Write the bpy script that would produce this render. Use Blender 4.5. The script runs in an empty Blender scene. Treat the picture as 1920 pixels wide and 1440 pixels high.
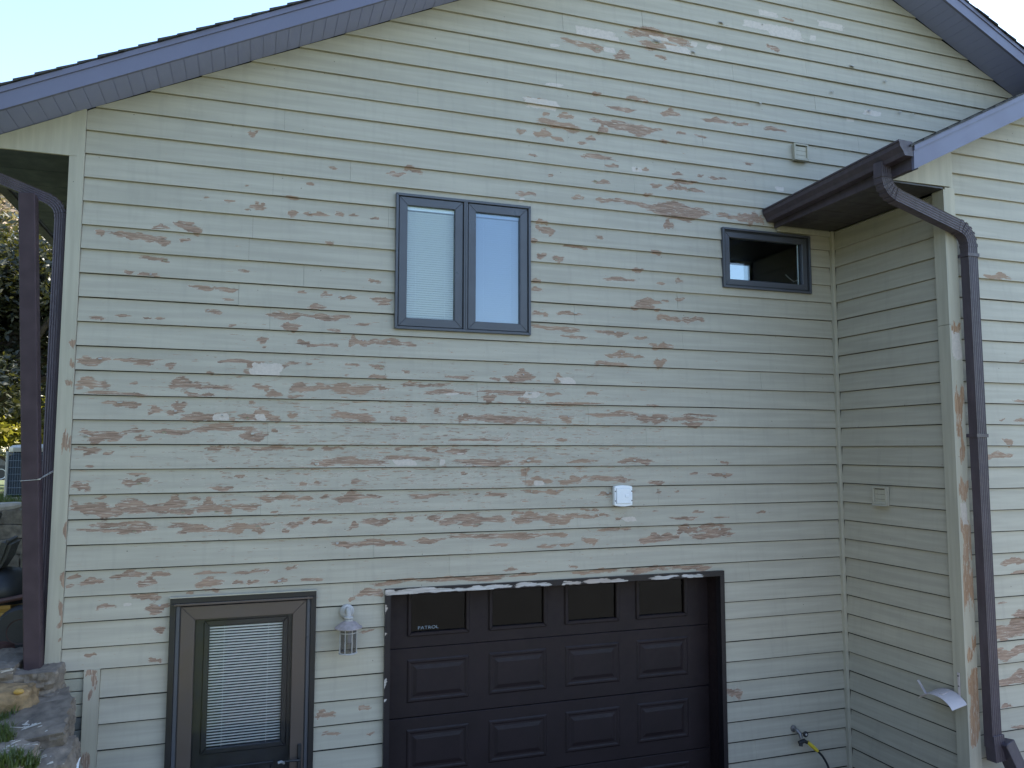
import bpy, bmesh, math, random
import numpy as np
from mathutils import Vector, Matrix, noise as mnoise
random.seed(7)
SC = bpy.context.scene
COL = SC.collection

# ------------------------------------------------------------------ camera
F_PX, CAM = 1472.13, np.array([1.18543, -6.31671, -2.35702])
YAW, PIT, ROLL = 0.324708, 0.084243, 0.000551
def cam_axes():
    cy, sy, cp, sp = math.cos(YAW), math.sin(YAW), math.cos(PIT), math.sin(PIT)
    f = np.array([sy*cp, cy*cp, sp]); r = np.array([cy, -sy, 0.]); u = np.cross(r, f)
    c, s = math.cos(ROLL), math.sin(ROLL)
    return c*r + s*u, -s*r + c*u, f
AX = cam_axes()
cam = bpy.data.cameras.new('camera'); camo = bpy.data.objects.new('camera', cam); COL.objects.link(camo)
m = Matrix.Identity(4)
for i in range(3):
    m[i][0], m[i][1], m[i][2], m[i][3] = AX[0][i], AX[1][i], -AX[2][i], CAM[i]
camo.matrix_world = m
cam.sensor_fit = 'HORIZONTAL'; cam.sensor_width = 36.0; cam.lens = F_PX/1920*36.0
cam.clip_start = 0.05; cam.clip_end = 3000
SC.camera = camo
SC.render.resolution_x, SC.render.resolution_y = 1024, 768

def ray(px, py):
    return ((px-960)/F_PX)*AX[0] + ((720-py)/F_PX)*AX[1] + AX[2]
def onY(px, py, y=0.0):
    d = ray(px, py); t = (y-CAM[1])/d[1]; return CAM + t*d
def onX(px, py, x):
    d = ray(px, py); t = (x-CAM[0])/d[0]; return CAM + t*d
def atD(px, py, dist):
    return CAM + dist*ray(px, py)

# ------------------------------------------------------------------ sky, sun, exposure
SUN_EL, SUN_AZ = math.radians(40), math.radians(78)      # azimuth measured from +Y towards +X
w = bpy.data.worlds.new('World'); SC.world = w; w.use_nodes = True
nt = w.node_tree; bg = nt.nodes['Background']
sky = nt.nodes.new('ShaderNodeTexSky'); sky.sky_type = 'NISHITA'; sky.sun_disc = False
sky.sun_elevation = SUN_EL; sky.sun_rotation = SUN_AZ
sky.air_density = 1.0; sky.dust_density = 0.3; sky.ozone_density = 1.2
nt.links.new(sky.outputs[0], bg.inputs[0]); bg.inputs[1].default_value = 0.15
sl = bpy.data.lights.new('sun', 'SUN'); sl.energy = 5.0; sl.angle = math.radians(0.5); sl.color = (1, .93, .82)
so = bpy.data.objects.new('sun', sl); COL.objects.link(so)
sd = Vector((math.sin(SUN_AZ)*math.cos(SUN_EL), math.cos(SUN_AZ)*math.cos(SUN_EL), math.sin(SUN_EL)))
so.rotation_euler = sd.to_track_quat('Z', 'Y').to_euler(); so.location = (0, 0, 30)
SC.view_settings.view_transform = 'Standard'; SC.view_settings.look = 'None'
SC.view_settings.gamma = 1.0; SC.view_settings.use_curve_mapping = False
SC.view_settings.exposure = 1.86

# ------------------------------------------------------------------ materials
def new_mat(name):
    mt = bpy.data.materials.new(name); mt.use_nodes = True
    n = mt.node_tree.nodes; b = n['Principled BSDF']
    return mt, n, mt.node_tree.links, b
def N(n, typ, **kw):
    x = n.new(typ)
    for k, v in kw.items(): setattr(x, k, v)
    return x
def noise(n, l, vec, scale, detail=4, rough=.55, sc3=None):
    if sc3 is not None:
        mp = n.new('ShaderNodeMapping'); mp.inputs['Scale'].default_value = sc3; l.new(vec, mp.inputs[0]); vec = mp.outputs[0]
    x = n.new('ShaderNodeTexNoise'); x.inputs['Scale'].default_value = scale
    x.inputs['Detail'].default_value = detail; x.inputs['Roughness'].default_value = rough
    l.new(vec, x.inputs['Vector']); return x.outputs[0]
def math_(n, l, op, a, b=None, c=None, clamp=False):
    x = n.new('ShaderNodeMath'); x.operation = op; x.use_clamp = clamp
    for i, v in enumerate((a, b, c)):
        if v is None: continue
        if isinstance(v, (int, float)): x.inputs[i].default_value = v
        else: l.new(v, x.inputs[i])
    return x.outputs[0]
def smooth(n, l, v, a, b, lo=0., hi=1.):
    x = n.new('ShaderNodeMapRange'); x.interpolation_type = 'SMOOTHSTEP'
    x.inputs[1].default_value = a; x.inputs[2].default_value = b; x.inputs[3].default_value = lo; x.inputs[4].default_value = hi
    l.new(v, x.inputs[0]); return x.outputs[0]
def mix(n, l, f, a, b, blend='MIX'):
    x = n.new('ShaderNodeMix'); x.data_type = 'RGBA'; x.blend_type = blend
    for idx, v in ((0, f), (6, a), (7, b)):
        if isinstance(v, (int, float)): x.inputs[idx].default_value = v
        elif isinstance(v, tuple): x.inputs[idx].default_value = (*v[:3], 1)
        else: l.new(v, x.inputs[idx])
    return x.outputs[2]
def ramp(n, l, v, stops):
    x = n.new('ShaderNodeValToRGB'); e = x.color_ramp.elements
    while len(e) > 1: e.remove(e[0])
    e[0].position = stops[0][0]; e[0].color = (*stops[0][1], 1)
    for p_, c in stops[1:]:
        q = e.new(p_); q.color = (*c, 1)
    l.new(v, x.inputs[0]); return x.outputs[0]
def hsv_rand(n, l, col, amt):
    oi = n.new('ShaderNodeObjectInfo'); v = math_(n, l, 'MULTIPLY_ADD', oi.outputs['Random'], amt, 1-amt/2)
    h = n.new('ShaderNodeHueSaturation'); l.new(v, h.inputs['Value'])
    if isinstance(col, tuple): h.inputs['Color'].default_value = (*col, 1)
    else: l.new(col, h.inputs['Color'])
    return h.outputs[0]

def plain(name, col, rough=.6, var=.25, scale=6, metal=0., bump=0.0, bscale=40, obj_rand=0.0, sc3=None, spec=.5):
    mt, n, l, b = new_mat(name); tc = n.new('ShaderNodeTexCoord').outputs['Object']
    nz = noise(n, l, tc, scale, 6, .6, sc3)
    c = ramp(n, l, nz, [(.25, tuple(x*(1-var) for x in col)), (.75, tuple(min(1, x*(1+var)) for x in col))])
    if obj_rand: c = hsv_rand(n, l, c, obj_rand)
    l.new(c, b.inputs['Base Color'])
    r = smooth(n, l, noise(n, l, tc, scale*4, 4), .2, .8, max(0, rough-.1), min(1, rough+.12)); l.new(r, b.inputs['Roughness'])
    b.inputs['Metallic'].default_value = metal; b.inputs['Specular IOR Level'].default_value = spec
    if bump:
        bp = n.new('ShaderNodeBump'); bp.inputs['Strength'].default_value = bump; bp.inputs['Distance'].default_value = .01
        l.new(noise(n, l, tc, bscale, 8, .7), bp.inputs['Height']); l.new(bp.outputs[0], b.inputs['Normal'])
    return mt

def peel_mat(name, paint, wood_d, wood_l, primer, axis='x', rough=.55, stain=.12):
    """weathered paint over bare wood; attributes 'peel' and 'prim' say where it has come away"""
    mt, n, l, b = new_mat(name); tc = n.new('ShaderNodeTexCoord').outputs['Object']
    if axis == 'x': s1, s2, s3 = (8, 8, 58), (6, 6, 125), (1.2, 1.2, 22)
    elif axis == 'y': s1, s2, s3 = (9, 9, 48), (5, 5, 190), (1.2, 1.2, 22)
    else: s1, s2, s3 = (60, 60, 11), (190, 190, 6), (22, 22, 1.5)
    nz = noise(n, l, tc, 1.0, 7, .68, s1); nf = noise(n, l, tc, 1.0, 6, .6, s2); nl = noise(n, l, tc, 1.0, 4, .55, s3)
    fine = noise(n, l, tc, 55, 5, .6)
    ap = N(n, 'ShaderNodeAttribute', attribute_name='peel').outputs['Fac']; ag = N(n, 'ShaderNodeAttribute', attribute_name='prim').outputs['Fac']
    nm = noise(n, l, tc, 1.0, 6, .62, tuple(q*2.3 for q in s1))
    f = math_(n, l, 'MULTIPLY_ADD', math_(n, l, 'SUBTRACT', nz, .5), 1.8, ap)
    f = math_(n, l, 'MULTIPLY_ADD', math_(n, l, 'SUBTRACT', nm, .5), 1.3, f)
    f = math_(n, l, 'MULTIPLY_ADD', math_(n, l, 'SUBTRACT', nf, .5), 1.25, f)
    f = math_(n, l, 'SUBTRACT', f, smooth(n, l, ap, .0, .38, .24, .0))
    f = math_(n, l, 'MULTIPLY', f, smooth(n, l, ap, .0, .03))
    mask = smooth(n, l, f, .29, .35)
    rim = math_(n, l, 'MULTIPLY', smooth(n, l, f, .17, .28), math_(n, l, 'SUBTRACT', 1., mask), clamp=True)
    rim = math_(n, l, 'MULTIPLY', rim, smooth(n, l, noise(n, l, tc, 7, 3), .45, .6))
    rim = math_(n, l, 'MULTIPLY', rim, smooth(n, l, ap, .05, .25))
    g = math_(n, l, 'MULTIPLY_ADD', math_(n, l, 'SUBTRACT', noise(n, l, tc, 24, 6, .65), .5), 1.1, ag)
    maskg = smooth(n, l, g, .49, .52)
    # paint: chalky, streaked along the board, slightly different on each board
    pc = mix(n, l, smooth(n, l, nl, .3, .75), tuple(x*(1-stain) for x in paint), tuple(min(1, x*1.05) for x in paint))
    blot = smooth(n, l, noise(n, l, tc, 2.3, 4, .6), .5, .8)
    pc = mix(n, l, math_(n, l, 'MULTIPLY', blot, .22), pc, tuple(x*.72 for x in (paint[0], paint[1]*.99, paint[2]*1.02)))
    pc = mix(n, l, math_(n, l, 'MULTIPLY', smooth(n, l, nf, .55, .75), .16), pc, tuple(x*.7 for x in paint))
    drip = math_(n, l, 'MULTIPLY', smooth(n, l, noise(n, l, tc, 1., 5, .6, (17, 17, 1.1)), .50, .72), .17)
    pc = mix(n, l, drip, pc, tuple(x*.62 for x in (paint[0]*.97, paint[1], paint[2]*1.02)))
    # fly specks and nail marks
    vo = n.new('ShaderNodeTexVoronoi'); vo.inputs['Scale'].default_value = 13; l.new(tc, vo.inputs['Vector'])
    spot = math_(n, l, 'LESS_THAN', vo.outputs['Distance'], .05)
    sx = n.new('ShaderNodeSeparateColor'); l.new(vo.outputs['Color'], sx.inputs[0])
    spot = math_(n, l, 'MULTIPLY', spot, math_(n, l, 'LESS_THAN', sx.outputs[0], .20))
    pc = mix(n, l, spot, pc, tuple(x*.22 for x in paint))
    pc = hsv_rand(n, l, pc, .05)
    wc = ramp(n, l, math_(n, l, 'MULTIPLY_ADD', nf, .8, math_(n, l, 'MULTIPLY', nz, .2)), [(.34, wood_d), (.5, tuple((a+c)/2 for a, c in zip(wood_d, wood_l))), (.66, wood_l)])
    wc = mix(n, l, smooth(n, l, noise(n, l, tc, .9, 2), .42, .66), wc, mix(n, l, .5, wc, (.36, .24, .16), 'MIX'))
    wc = mix(n, l, math_(n, l, 'MULTIPLY', smooth(n, l, noise(n, l, tc, 1., 5, .7, (9, 9, 95) if axis != 'z' else (130, 130, 11)), .57, .62), .9), wc, tuple(.5*a+.5*c for a, c in zip(primer, paint)))
    c = mix(n, l, mask, pc, wc)
    c = mix(n, l, math_(n, l, 'MULTIPLY', rim, .8), c, primer)
    c = mix(n, l, maskg, c, mix(n, l, smooth(n, l, fine, .3, .7), tuple(x*.86 for x in primer), primer))
    l.new(c, b.inputs['Base Color'])
    r = mix(n, l, mask, (rough,)*3, (.85,)*3); l.new(r, b.inputs['Roughness'])
    b.inputs['Specular IOR Level'].default_value = .35
    h = math_(n, l, 'SUBTRACT', 1.0, math_(n, l, 'MAXIMUM', mask, math_(n, l, 'MULTIPLY', maskg, .5)))
    h = math_(n, l, 'MULTIPLY_ADD', math_(n, l, 'MULTIPLY', nf, math_(n, l, 'MULTIPLY_ADD', mask, .9, .25)), .6, h)
    h = math_(n, l, 'MULTIPLY_ADD', fine, .07, h)
    bp = n.new('ShaderNodeBump'); bp.inputs['Strength'].default_value = .7; bp.inputs['Distance'].default_value = .0022
    l.new(h, bp.inputs['Height']); l.new(bp.outputs[0], b.inputs['Normal'])
    return mt

SAGE = (.412, .370, .296)
WD, WL, PRIM = (.125, .074, .052), (.44, .302, .218), (.55, .47, .40)
M = {}
M['clap'] = peel_mat('sage_paint', SAGE, WD, WL, PRIM)
M['trim'] = peel_mat('sage_trim_paint', (.428, .386, .304), WD, WL, PRIM, 'z')
M['trim_bay'] = peel_mat('weathered_corner_paint', (.436, .386, .296), (.19, .098, .052), (.47, .29, .17), PRIM, 'z')
M['dark_trim'] = peel_mat('dark_brown_trim_paint', (.015, .012, .015), (.34, .31, .29), (.62, .58, .56), PRIM, 'x', .4)
M['sheath'] = plain('shade_dark_backing', (.018, .018, .018), .9)  # near black so the gaps between boards read as shade
M['brown_metal'] = plain('brown_aluminium', (.060, .045, .056), .50, .30, 7, bump=.06, bscale=14, sc3=(3, 3, .5))
M['post'] = plain('brown_post_paint', (.056, .037, .042), .62, .25, 9, bump=.08, bscale=60, spec=.2)
M['fascia'] = plain('hazed_fascia_metal', (.125, .122, .180), .45, .10, 1.5, bump=.015, bscale=6)  # mauve is lens haze put into the colour of brown metal
M['soffit_shaded'] = plain('shaded_soffit_metal', (.030, .036, .055), .5, .1, 2)  # shade and blue haze under the left eave, put into the colour
M['soffit'] = plain('hazed_soffit_metal', (.25, .265, .42), .5, .08, 2)  # pale blue-violet stands in for lens haze over the rake soffit
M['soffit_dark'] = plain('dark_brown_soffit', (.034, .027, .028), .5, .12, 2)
M['shingle'] = plain('asphalt_shingle', (.05, .047, .046), .9, .5, 40, bump=.6, bscale=180, obj_rand=.3)
M['win_frame'] = plain('slate_window_frame', (.066, .068, .082), .35, .08, 2, bump=.01)
M['win_dark'] = plain('window_gasket', (.018, .018, .022), .5)
M['garage'] = plain('dark_brown_garage_paint', (.0160, .0090, .0105), .58, .22, 4, bump=.06, bscale=90, spec=.3)
M['door_dark'] = plain('black_brown_door', (.013, .012, .014), .38, .12, 3, bump=.03)
M['storm'] = plain('bronze_storm_door', (.098, .076, .067), .38, .08, 2, metal=.3)
M['blind'] = plain('white_blind', (.86, .86, .85), .45, .03, 2)
M['room'] = plain('dim_room_paint', (.26, .27, .29), .8, .1, 2)
M['white_box'] = plain('white_plastic', (.78, .79, .82), .35, .05, 8)
M['screw'] = plain('screw_steel', (.10, .10, .11), .4, metal=.7)
M['lamp_white'] = plain('chalky_white_metal', (.38, .36, .345), .55, .18, 22, bump=.08)
M['lamp_rust'] = plain('faded_shade_metal', (.30, .255, .25), .55, .3, 30, bump=.08)
M['bracket'] = plain('pale_bracket_metal', (.50, .43, .42), .4, .06, 6)
M['brass'] = plain('tarnished_brass', (.20, .19, .19), .4, .3, 40, metal=.6)
M['rubber'] = plain('black_rubber', (.016, .017, .020), .5, .2, 20)
M['yellow'] = plain('yellow_plastic', (.62, .47, .04), .45, .1, 20)
M['stone'] = plain('grey_fieldstone', (.185, .150, .118), .95, .5, 14, bump=1.0, bscale=30, obj_rand=.4)
M['stone_tan'] = plain('tan_boulder', (.25, .165, .085), .95, .6, 16, bump=1.0, bscale=34)
M['block'] = plain('painted_foundation_block', (.40, .375, .29), .85, .22, 10, bump=.5, bscale=60, obj_rand=.18)
M['block_grey'] = plain('bare_foundation_block', (.16, .165, .155), .9, .25, 12, bump=.6, bscale=60, obj_rand=.2)
M['mortar'] = plain('mortar', (.13, .125, .11), .95, .2, 20)
M['wall_block'] = plain('retaining_block', (.20, .175, .145), .95, .5, 16, bump=.9, bscale=45, obj_rand=.4)
M['concrete'] = plain('driveway_tarmac', (.10, .10, .10), .9, .14, 3, bump=.25, bscale=60)
M['chip'] = plain('paint_chip', (.36, .33, .29), .7, .15, 9)
M['bark'] = plain('bark', (.075, .055, .042), .95, .4, 14, bump=.8, bscale=20)
M['ac_body'] = plain('ac_enamel', (.50, .47, .42), .45, .06, 4)
M['ac_coil'] = plain('ac_coil_fins', (.035, .050, .075), .6, .3, 60)
M['ac_wire'] = plain('ac_grille_wire', (.22, .27, .33), .45)
M['mower_yellow'] = plain('faded_yellow_enamel', (.40, .235, .05), .5, .25, 8)
M['mower_rust'] = plain('maroon_deck_enamel', (.075, .035, .030), .55, .4, 10)
M['seat'] = plain('black_vinyl', (.014, .016, .020), .45, .2, 12)
M['car_paint'] = plain('dark_grey_car_paint', (.055, .058, .065), .25, .05, 3)
M['car_roof'] = plain('silver_car_paint', (.50, .52, .54), .25, .05, 3)
M['tail'] = plain('red_tail_lens', (.45, .03, .03), .25)
M['pale_rag'] = plain('weathered_driftwood', (.42, .38, .33), .85, .25, 14, bump=.4)
M['wire'] = plain('galvanised_wire', (.50, .50, .50), .4, metal=.6)
M['gravel'] = plain('damp_soil_and_gravel', (.085, .075, .062), .95, .45, 22, bump=.8, bscale=50)
M['asphalt'] = plain('road_asphalt', (.12, .115, .11), .9, .15, 6)

def leaf_mat(name, c1, c2, trans=.45):
    mt, n, l, b = new_mat(name)
    at = N(n, 'ShaderNodeAttribute', attribute_name='tint').outputs['Fac']
    c = mix(n, l, at, c1, c2)
    d = n.new('ShaderNodeBsdfDiffuse'); t = n.new('ShaderNodeBsdfTranslucent'); s = n.new('ShaderNodeMixShader')
    g = n.new('ShaderNodeBsdfGlossy'); g.inputs['Roughness'].default_value = .45; s2 = n.new('ShaderNodeMixShader'); s2.inputs[0].default_value = .05
    l.new(c, d.inputs[0]); l.new(mix(n, l, .5, c, (.25, .24, .02)), t.inputs[0]); s.inputs[0].default_value = trans
    l.new(d.outputs[0], s.inputs[1]); l.new(t.outputs[0], s.inputs[2]); l.new(s.outputs[0], s2.inputs[1]); l.new(g.outputs[0], s2.inputs[2])
    l.new(s2.outputs[0], n['Material Output'].inputs[0]); return mt
M['leaf_dark'] = leaf_mat('dark_leaves', (.016, .021, .013), (.040, .042, .024), .15)
M['leaf_yellow'] = leaf_mat('yellow_green_leaves', (.10, .12, .02), (.30, .26, .03), .5)
M['leaf_autumn'] = leaf_mat('pale_autumn_leaves', (.20, .15, .11), (.32, .24, .18), .4)
M['leaf_hedge'] = leaf_mat('grey_green_hedge', (.06, .07, .045), (.12, .125, .085), .3)
M['grass'] = leaf_mat('grass_blades', (.045, .085, .02), (.11, .15, .035), .4)

def glass_mat(name, tint=(1, 1, 1), refl=1.0):
    mt, n, l, b = new_mat(name)
    t = n.new('ShaderNodeBsdfTransparent'); t.inputs[0].default_value = (*tint, 1)
    g = n.new('ShaderNodeBsdfGlossy'); g.inputs['Roughness'].default_value = .01
    lw = n.new('ShaderNodeLayerWeight'); lw.inputs[0].default_value = .5
    f = math_(n, l, 'MULTIPLY_ADD', math_(n, l, 'POWER', lw.outputs['Facing'], 5.), .95, .042)
    f = math_(n, l, 'MULTIPLY', f, refl, clamp=True)
    s = n.new('ShaderNodeMixShader'); l.new(f, s.inputs[0]); l.new(t.outputs[0], s.inputs[1]); l.new(g.outputs[0], s.inputs[2])
    l.new(s.outputs[0], n['Material Output'].inputs[0]); return mt
M['glass'] = glass_mat('window_glass', (.90, .95, .98), 1.3)
M['glass_sky_tint'] = glass_mat('sky_tinted_window_glass', (.72, .80, .90), 2.2)  # blue tint and extra reflection stand in for sky mirrored in one pane
M['glass_clear'] = glass_mat('storm_glass', (.98, .99, 1.0), .30)
M['glass_dark'] = glass_mat('tinted_glass', (.20, .25, .26), .7)
M['lamp_glass'] = glass_mat('smoky_lamp_glass', (.62, .62, .64), 1.2)
def emit(name, col, s):
    mt, n, l, b = new_mat(name); e = n.new('ShaderNodeEmission'); e.inputs[0].default_value = (*col, 1); e.inputs[1].default_value = s
    l.new(e.outputs[0], n['Material Output'].inputs[0]); return mt
M['daylit'] = emit('daylit_far_window', (.36, .56, .80), .26)

# ------------------------------------------------------------------ mesh helpers
WORLD_OFF = {}
class MB:
    def __init__(s): s.v, s.f = [], []
    def add(s, v, f):
        o = len(s.v); s.v += [tuple(map(float, q)) for q in v]; s.f += [tuple(i+o for i in q) for q in f]; return s
    def box(s, x0, x1, y0, y1, z0, z1):
        v = [(x, y, z) for z in (z0, z1) for y in (y0, y1) for x in (x0, x1)]
        return s.add(v, [(0, 2, 3, 1), (4, 5, 7, 6), (0, 1, 5, 4), (2, 6, 7, 3), (0, 4, 6, 2), (1, 3, 7, 5)])
    def prism(s, poly, y0, y1):          # poly in (x,z), counter-clockwise seen from -y
        k = len(poly); v = [(x, y0, z) for x, z in poly] + [(x, y1, z) for x, z in poly]
        return s.add(v, [tuple(range(k)), tuple(range(2*k-1, k-1, -1))] + [(i, i+k, (i+1) % k+k, (i+1) % k) for i in range(k)])
    def tube(s, path, rad, seg=10, cap=True):
        path = [Vector(q) for q in path]; rad = rad if hasattr(rad, '__len__') else [rad]*len(path)
        up = Vector((0, 0, 1)); vs = []; prev = None
        for i, q in enumerate(path):
            t = (path[min(i+1, len(path)-1)] - path[max(i-1, 0)]).normalized()
            a = prev if prev is not None else (up if abs(t.z) < .9 else Vector((1, 0, 0)))
            a = (a - t*a.dot(t)).normalized(); bb = t.cross(a); prev = a
            vs += [q + rad[i]*(math.cos(2*math.pi*j/seg)*a + math.sin(2*math.pi*j/seg)*bb) for j in range(seg)]
        fs = [(i*seg+j, i*seg+(j+1) % seg, (i+1)*seg+(j+1) % seg, (i+1)*seg+j) for i in range(len(path)-1) for j in range(seg)]
        if cap: fs += [tuple(range(seg-1, -1, -1)), tuple(range((len(path)-1)*seg, len(path)*seg))]
        return s.add(vs, fs)
    def lathe(s, prof, c, seg=20, axis='z'):     # prof = [(r,h)]
        vs = []
        for r, h in prof:
            for j in range(seg):
                a = 2*math.pi*j/seg; p_, q_ = r*math.cos(a), r*math.sin(a)
                vs.append((c[0]+p_, c[1]+q_, c[2]+h) if axis == 'z' else ((c[0]+p_, c[1]+h, c[2]+q_) if axis == 'y' else (c[0]+h, c[1]+p_, c[2]+q_)))
        k = len(prof); fs = [(i*seg+j, i*seg+(j+1) % seg, (i+1)*seg+(j+1) % seg, (i+1)*seg+j) for i in range(k-1) for j in range(seg)]
        fs += [tuple(range(seg-1, -1, -1)), tuple(range((k-1)*seg, k*seg))]
        return s.add(vs, fs)
    def section(s, path, prof, right=None):      # sweep closed (a,b) profile; a along 'right', b along cross
        path = [Vector(q) for q in path]; vs = []; k = len(prof)
        for i, q in enumerate(path):
            t = (path[min(i+1, len(path)-1)] - path[max(i-1, 0)]).normalized()
            r = Vector(right); r = (r - t*r.dot(t)).normalized(); b = t.cross(r)
            sc = 1.0
            vs += [q + r*a + b*c*sc for a, c in prof]
        fs = [(i*k+j, i*k+(j+1) % k, (i+1)*k+(j+1) % k, (i+1)*k+j) for i in range(len(path)-1) for j in range(k)]
        fs += [tuple(range(k-1, -1, -1)), tuple(range((len(path)-1)*k, len(path)*k))]
        return s.add(vs, fs)
    def frame(s, x0, x1, z0, z1, wd, y0, y1):     # four mitred bars round a rectangle in xz
        o = [(x0, z0), (x1, z0), (x1, z1), (x0, z1)]; i_ = [(x0+wd, z0+wd), (x1-wd, z0+wd), (x1-wd, z1-wd), (x0+wd, z1-wd)]
        for k in range(4):
            j = (k+1) % 4; s.prism([o[k], o[j], i_[j], i_[k]], y0, y1)
        return s
    def build(s, name, mat, parent=None, bevel=0, smooth=False, local=False, kind=None, label=None, seg=1):
        me = bpy.data.meshes.new(name); me.from_pydata(s.v, [], s.f)
        bm = bmesh.new(); bm.from_mesh(me)
        bmesh.ops.recalc_face_normals(bm, faces=bm.faces)
        if bevel:
            bmesh.ops.bevel(bm, geom=[e for e in bm.edges if len(e.link_faces) == 2 and e.calc_face_angle(0) > .5], offset=bevel, segments=seg, affect='EDGES', clamp_overlap=True)
        bm.to_mesh(me); bm.free()
        if smooth:
            me.polygons.foreach_set('use_smooth', [True]*len(me.polygons))
            try: me.set_sharp_from_angle(angle=math.radians(38))
            except Exception: pass
        return link(name, me, mat, parent, local, kind, label)
def link(name, me, mat, parent=None, local=False, kind=None, label=None):
    me.materials.append(M[mat] if isinstance(mat, str) else mat)
    o = bpy.data.objects.new(name, me); COL.objects.link(o)
    if parent is not None:
        o.parent = parent
        if not local:
            off = WORLD_OFF.get(parent.name, (0, 0, 0)); o.location = tuple(-c for c in off)
    if kind: o['kind'] = kind
    if label: o['label'] = label
    return o
def tag(o, label, cat, group=None):
    o['label'] = label; o['category'] = cat
    if group: o['group'] = group
    return o
def thing(name, label, cat, loc=(0, 0, 0), rz=0, group=None):
    o = bpy.data.objects.new(name, None); COL.objects.link(o); o.location = loc; o.rotation_euler = (0, 0, rz)
    o.empty_display_size = .2; WORLD_OFF[o.name] = tuple(loc)
    return tag(o, label, cat, group)
def part(name, parent, loc=None):               # an empty part that groups sub-parts
    o = bpy.data.objects.new(name, None); COL.objects.link(o); o.parent = parent
    off = WORLD_OFF.get(parent.name, (0, 0, 0)); o.location = tuple(-c for c in off); o.empty_display_size = .1
    return o

# ------------------------------------------------------------------ dimensions of the house
P = 0.178                                  # clapboard exposure; course k has its lower edge at z = -k*P
XA, ZA, SL = 6.162, 3.1825, 0.4916         # main gable: apex of the soffit line at the wall
def zj(x): return ZA - SL*abs(x-XA)
OV, DEPTH, FLOOR = .345, 11.0, -5.64
XR = 6.681                                 # inner corner with the projecting bay
BY = -1.346                                # bay front wall plane
BXA = 9.25
def zb(x): return -.150 + .494*((x if x < BXA else 2*BXA-x) - 6.09)
ZBS = -.165                                # bay eave soffit height
XE, ZES = -.70, -.215                      # main left eave
DOOR = (.690, 1.722, -6.2, -3.430); GAR = (2.252, 5.352, -6.2, -3.452)
WIN = (2.298, 3.478, -1.370, -.235); SMALL = (5.420, 6.430, -.816, -.235)
OPEN = [DOOR, GAR, WIN, SMALL]

# ------------------------------------------------------------------ where the paint has come away (measured on the wall)
PX = []
def zoom(ox, oy, s, txt):
    for it in txt.split(';'):
        t = it.split()
        if not t: continue
        kind = 1 if t[0] == 'p' else 0
        if t[0] in 'bp': t = t[1:]
        a = [float(q) for q in t]
        PX.append((kind, ox+a[0]/s, oy+a[1]/s, ox+a[2]/s, oy+a[3]/s))
zoom(120, 600, 3.6, '1460 18 1600 65;1110 28 1160 45;1310 110 1378 150;1575 138 1660 180;1640 160 1800 178;1335 178 1365 192;95 245 300 300;355 258 610 285;690 280 748 325;1030 270 1330 290;1240 285 1330 340;1220 335 1265 370;p 1265 290 1470 378;1475 300 1510 320;1510 280 1600 295;1640 285 1670 305;480 295 600 303;950 350 1020 360;90 400 300 470;150 485 550 505;720 400 930 470;950 440 1125 470;820 485 900 510;900 495 1020 515;1290 430 1380 472;1370 480 1465 522;1525 435 1700 490;1700 435 1800 475;1510 508 1600 525;450 420 495 435;290 545 510 585;570 588 648 635;735 545 830 600;700 605 800 635;800 625 1110 672;780 655 870 675;p 1010 632 1110 678;1110 655 1145 675;1190 615 1390 675;p 1295 635 1360 678;1360 645 1465 680;1255 548 1285 570;1510 625 1575 655;120 745 390 800;170 780 300 830;400 735 535 765;475 780 585 810;590 738 880 768;890 712 1280 755;1190 755 1375 810;1400 740 1440 760;80 858 240 888;125 890 220 912;270 890 330 908;955 850 1080 878;1110 853 1188 880;1230 855 1540 878;1640 862 1690 880;1745 855 1800 876;1670 962 1800 985;p 1700 965 1725 982;150 982 200 994;55 1098 170 1155;405 1070 560 1115;440 1035 540 1048;1000 1120 1145 1148;1590 1090 1630 1118;1700 1090 1725 1110;1150 1045 1230 1060;55 1230 330 1325;330 1230 680 1320;670 1205 820 1280;680 1270 890 1310;890 1225 1020 1300;1000 1250 1130 1305;1120 1240 1315 1280;220 1190 280 1212;850 1195 920 1215;1330 1180 1560 1222;1580 1195 1680 1220;1730 1182 1790 1205;1400 1290 1440 1302;200 1365 540 1395;90 1410 330 1430;340 1380 600 1440;715 1375 950 1405;780 1400 1000 1440;1100 1370 1390 1405;1040 1405 1200 1440;1265 1405 1350 1438;1510 1360 1610 1395;1610 1330 1660 1355;1670 1350 1755 1380;1470 1412 1520 1432')
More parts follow.
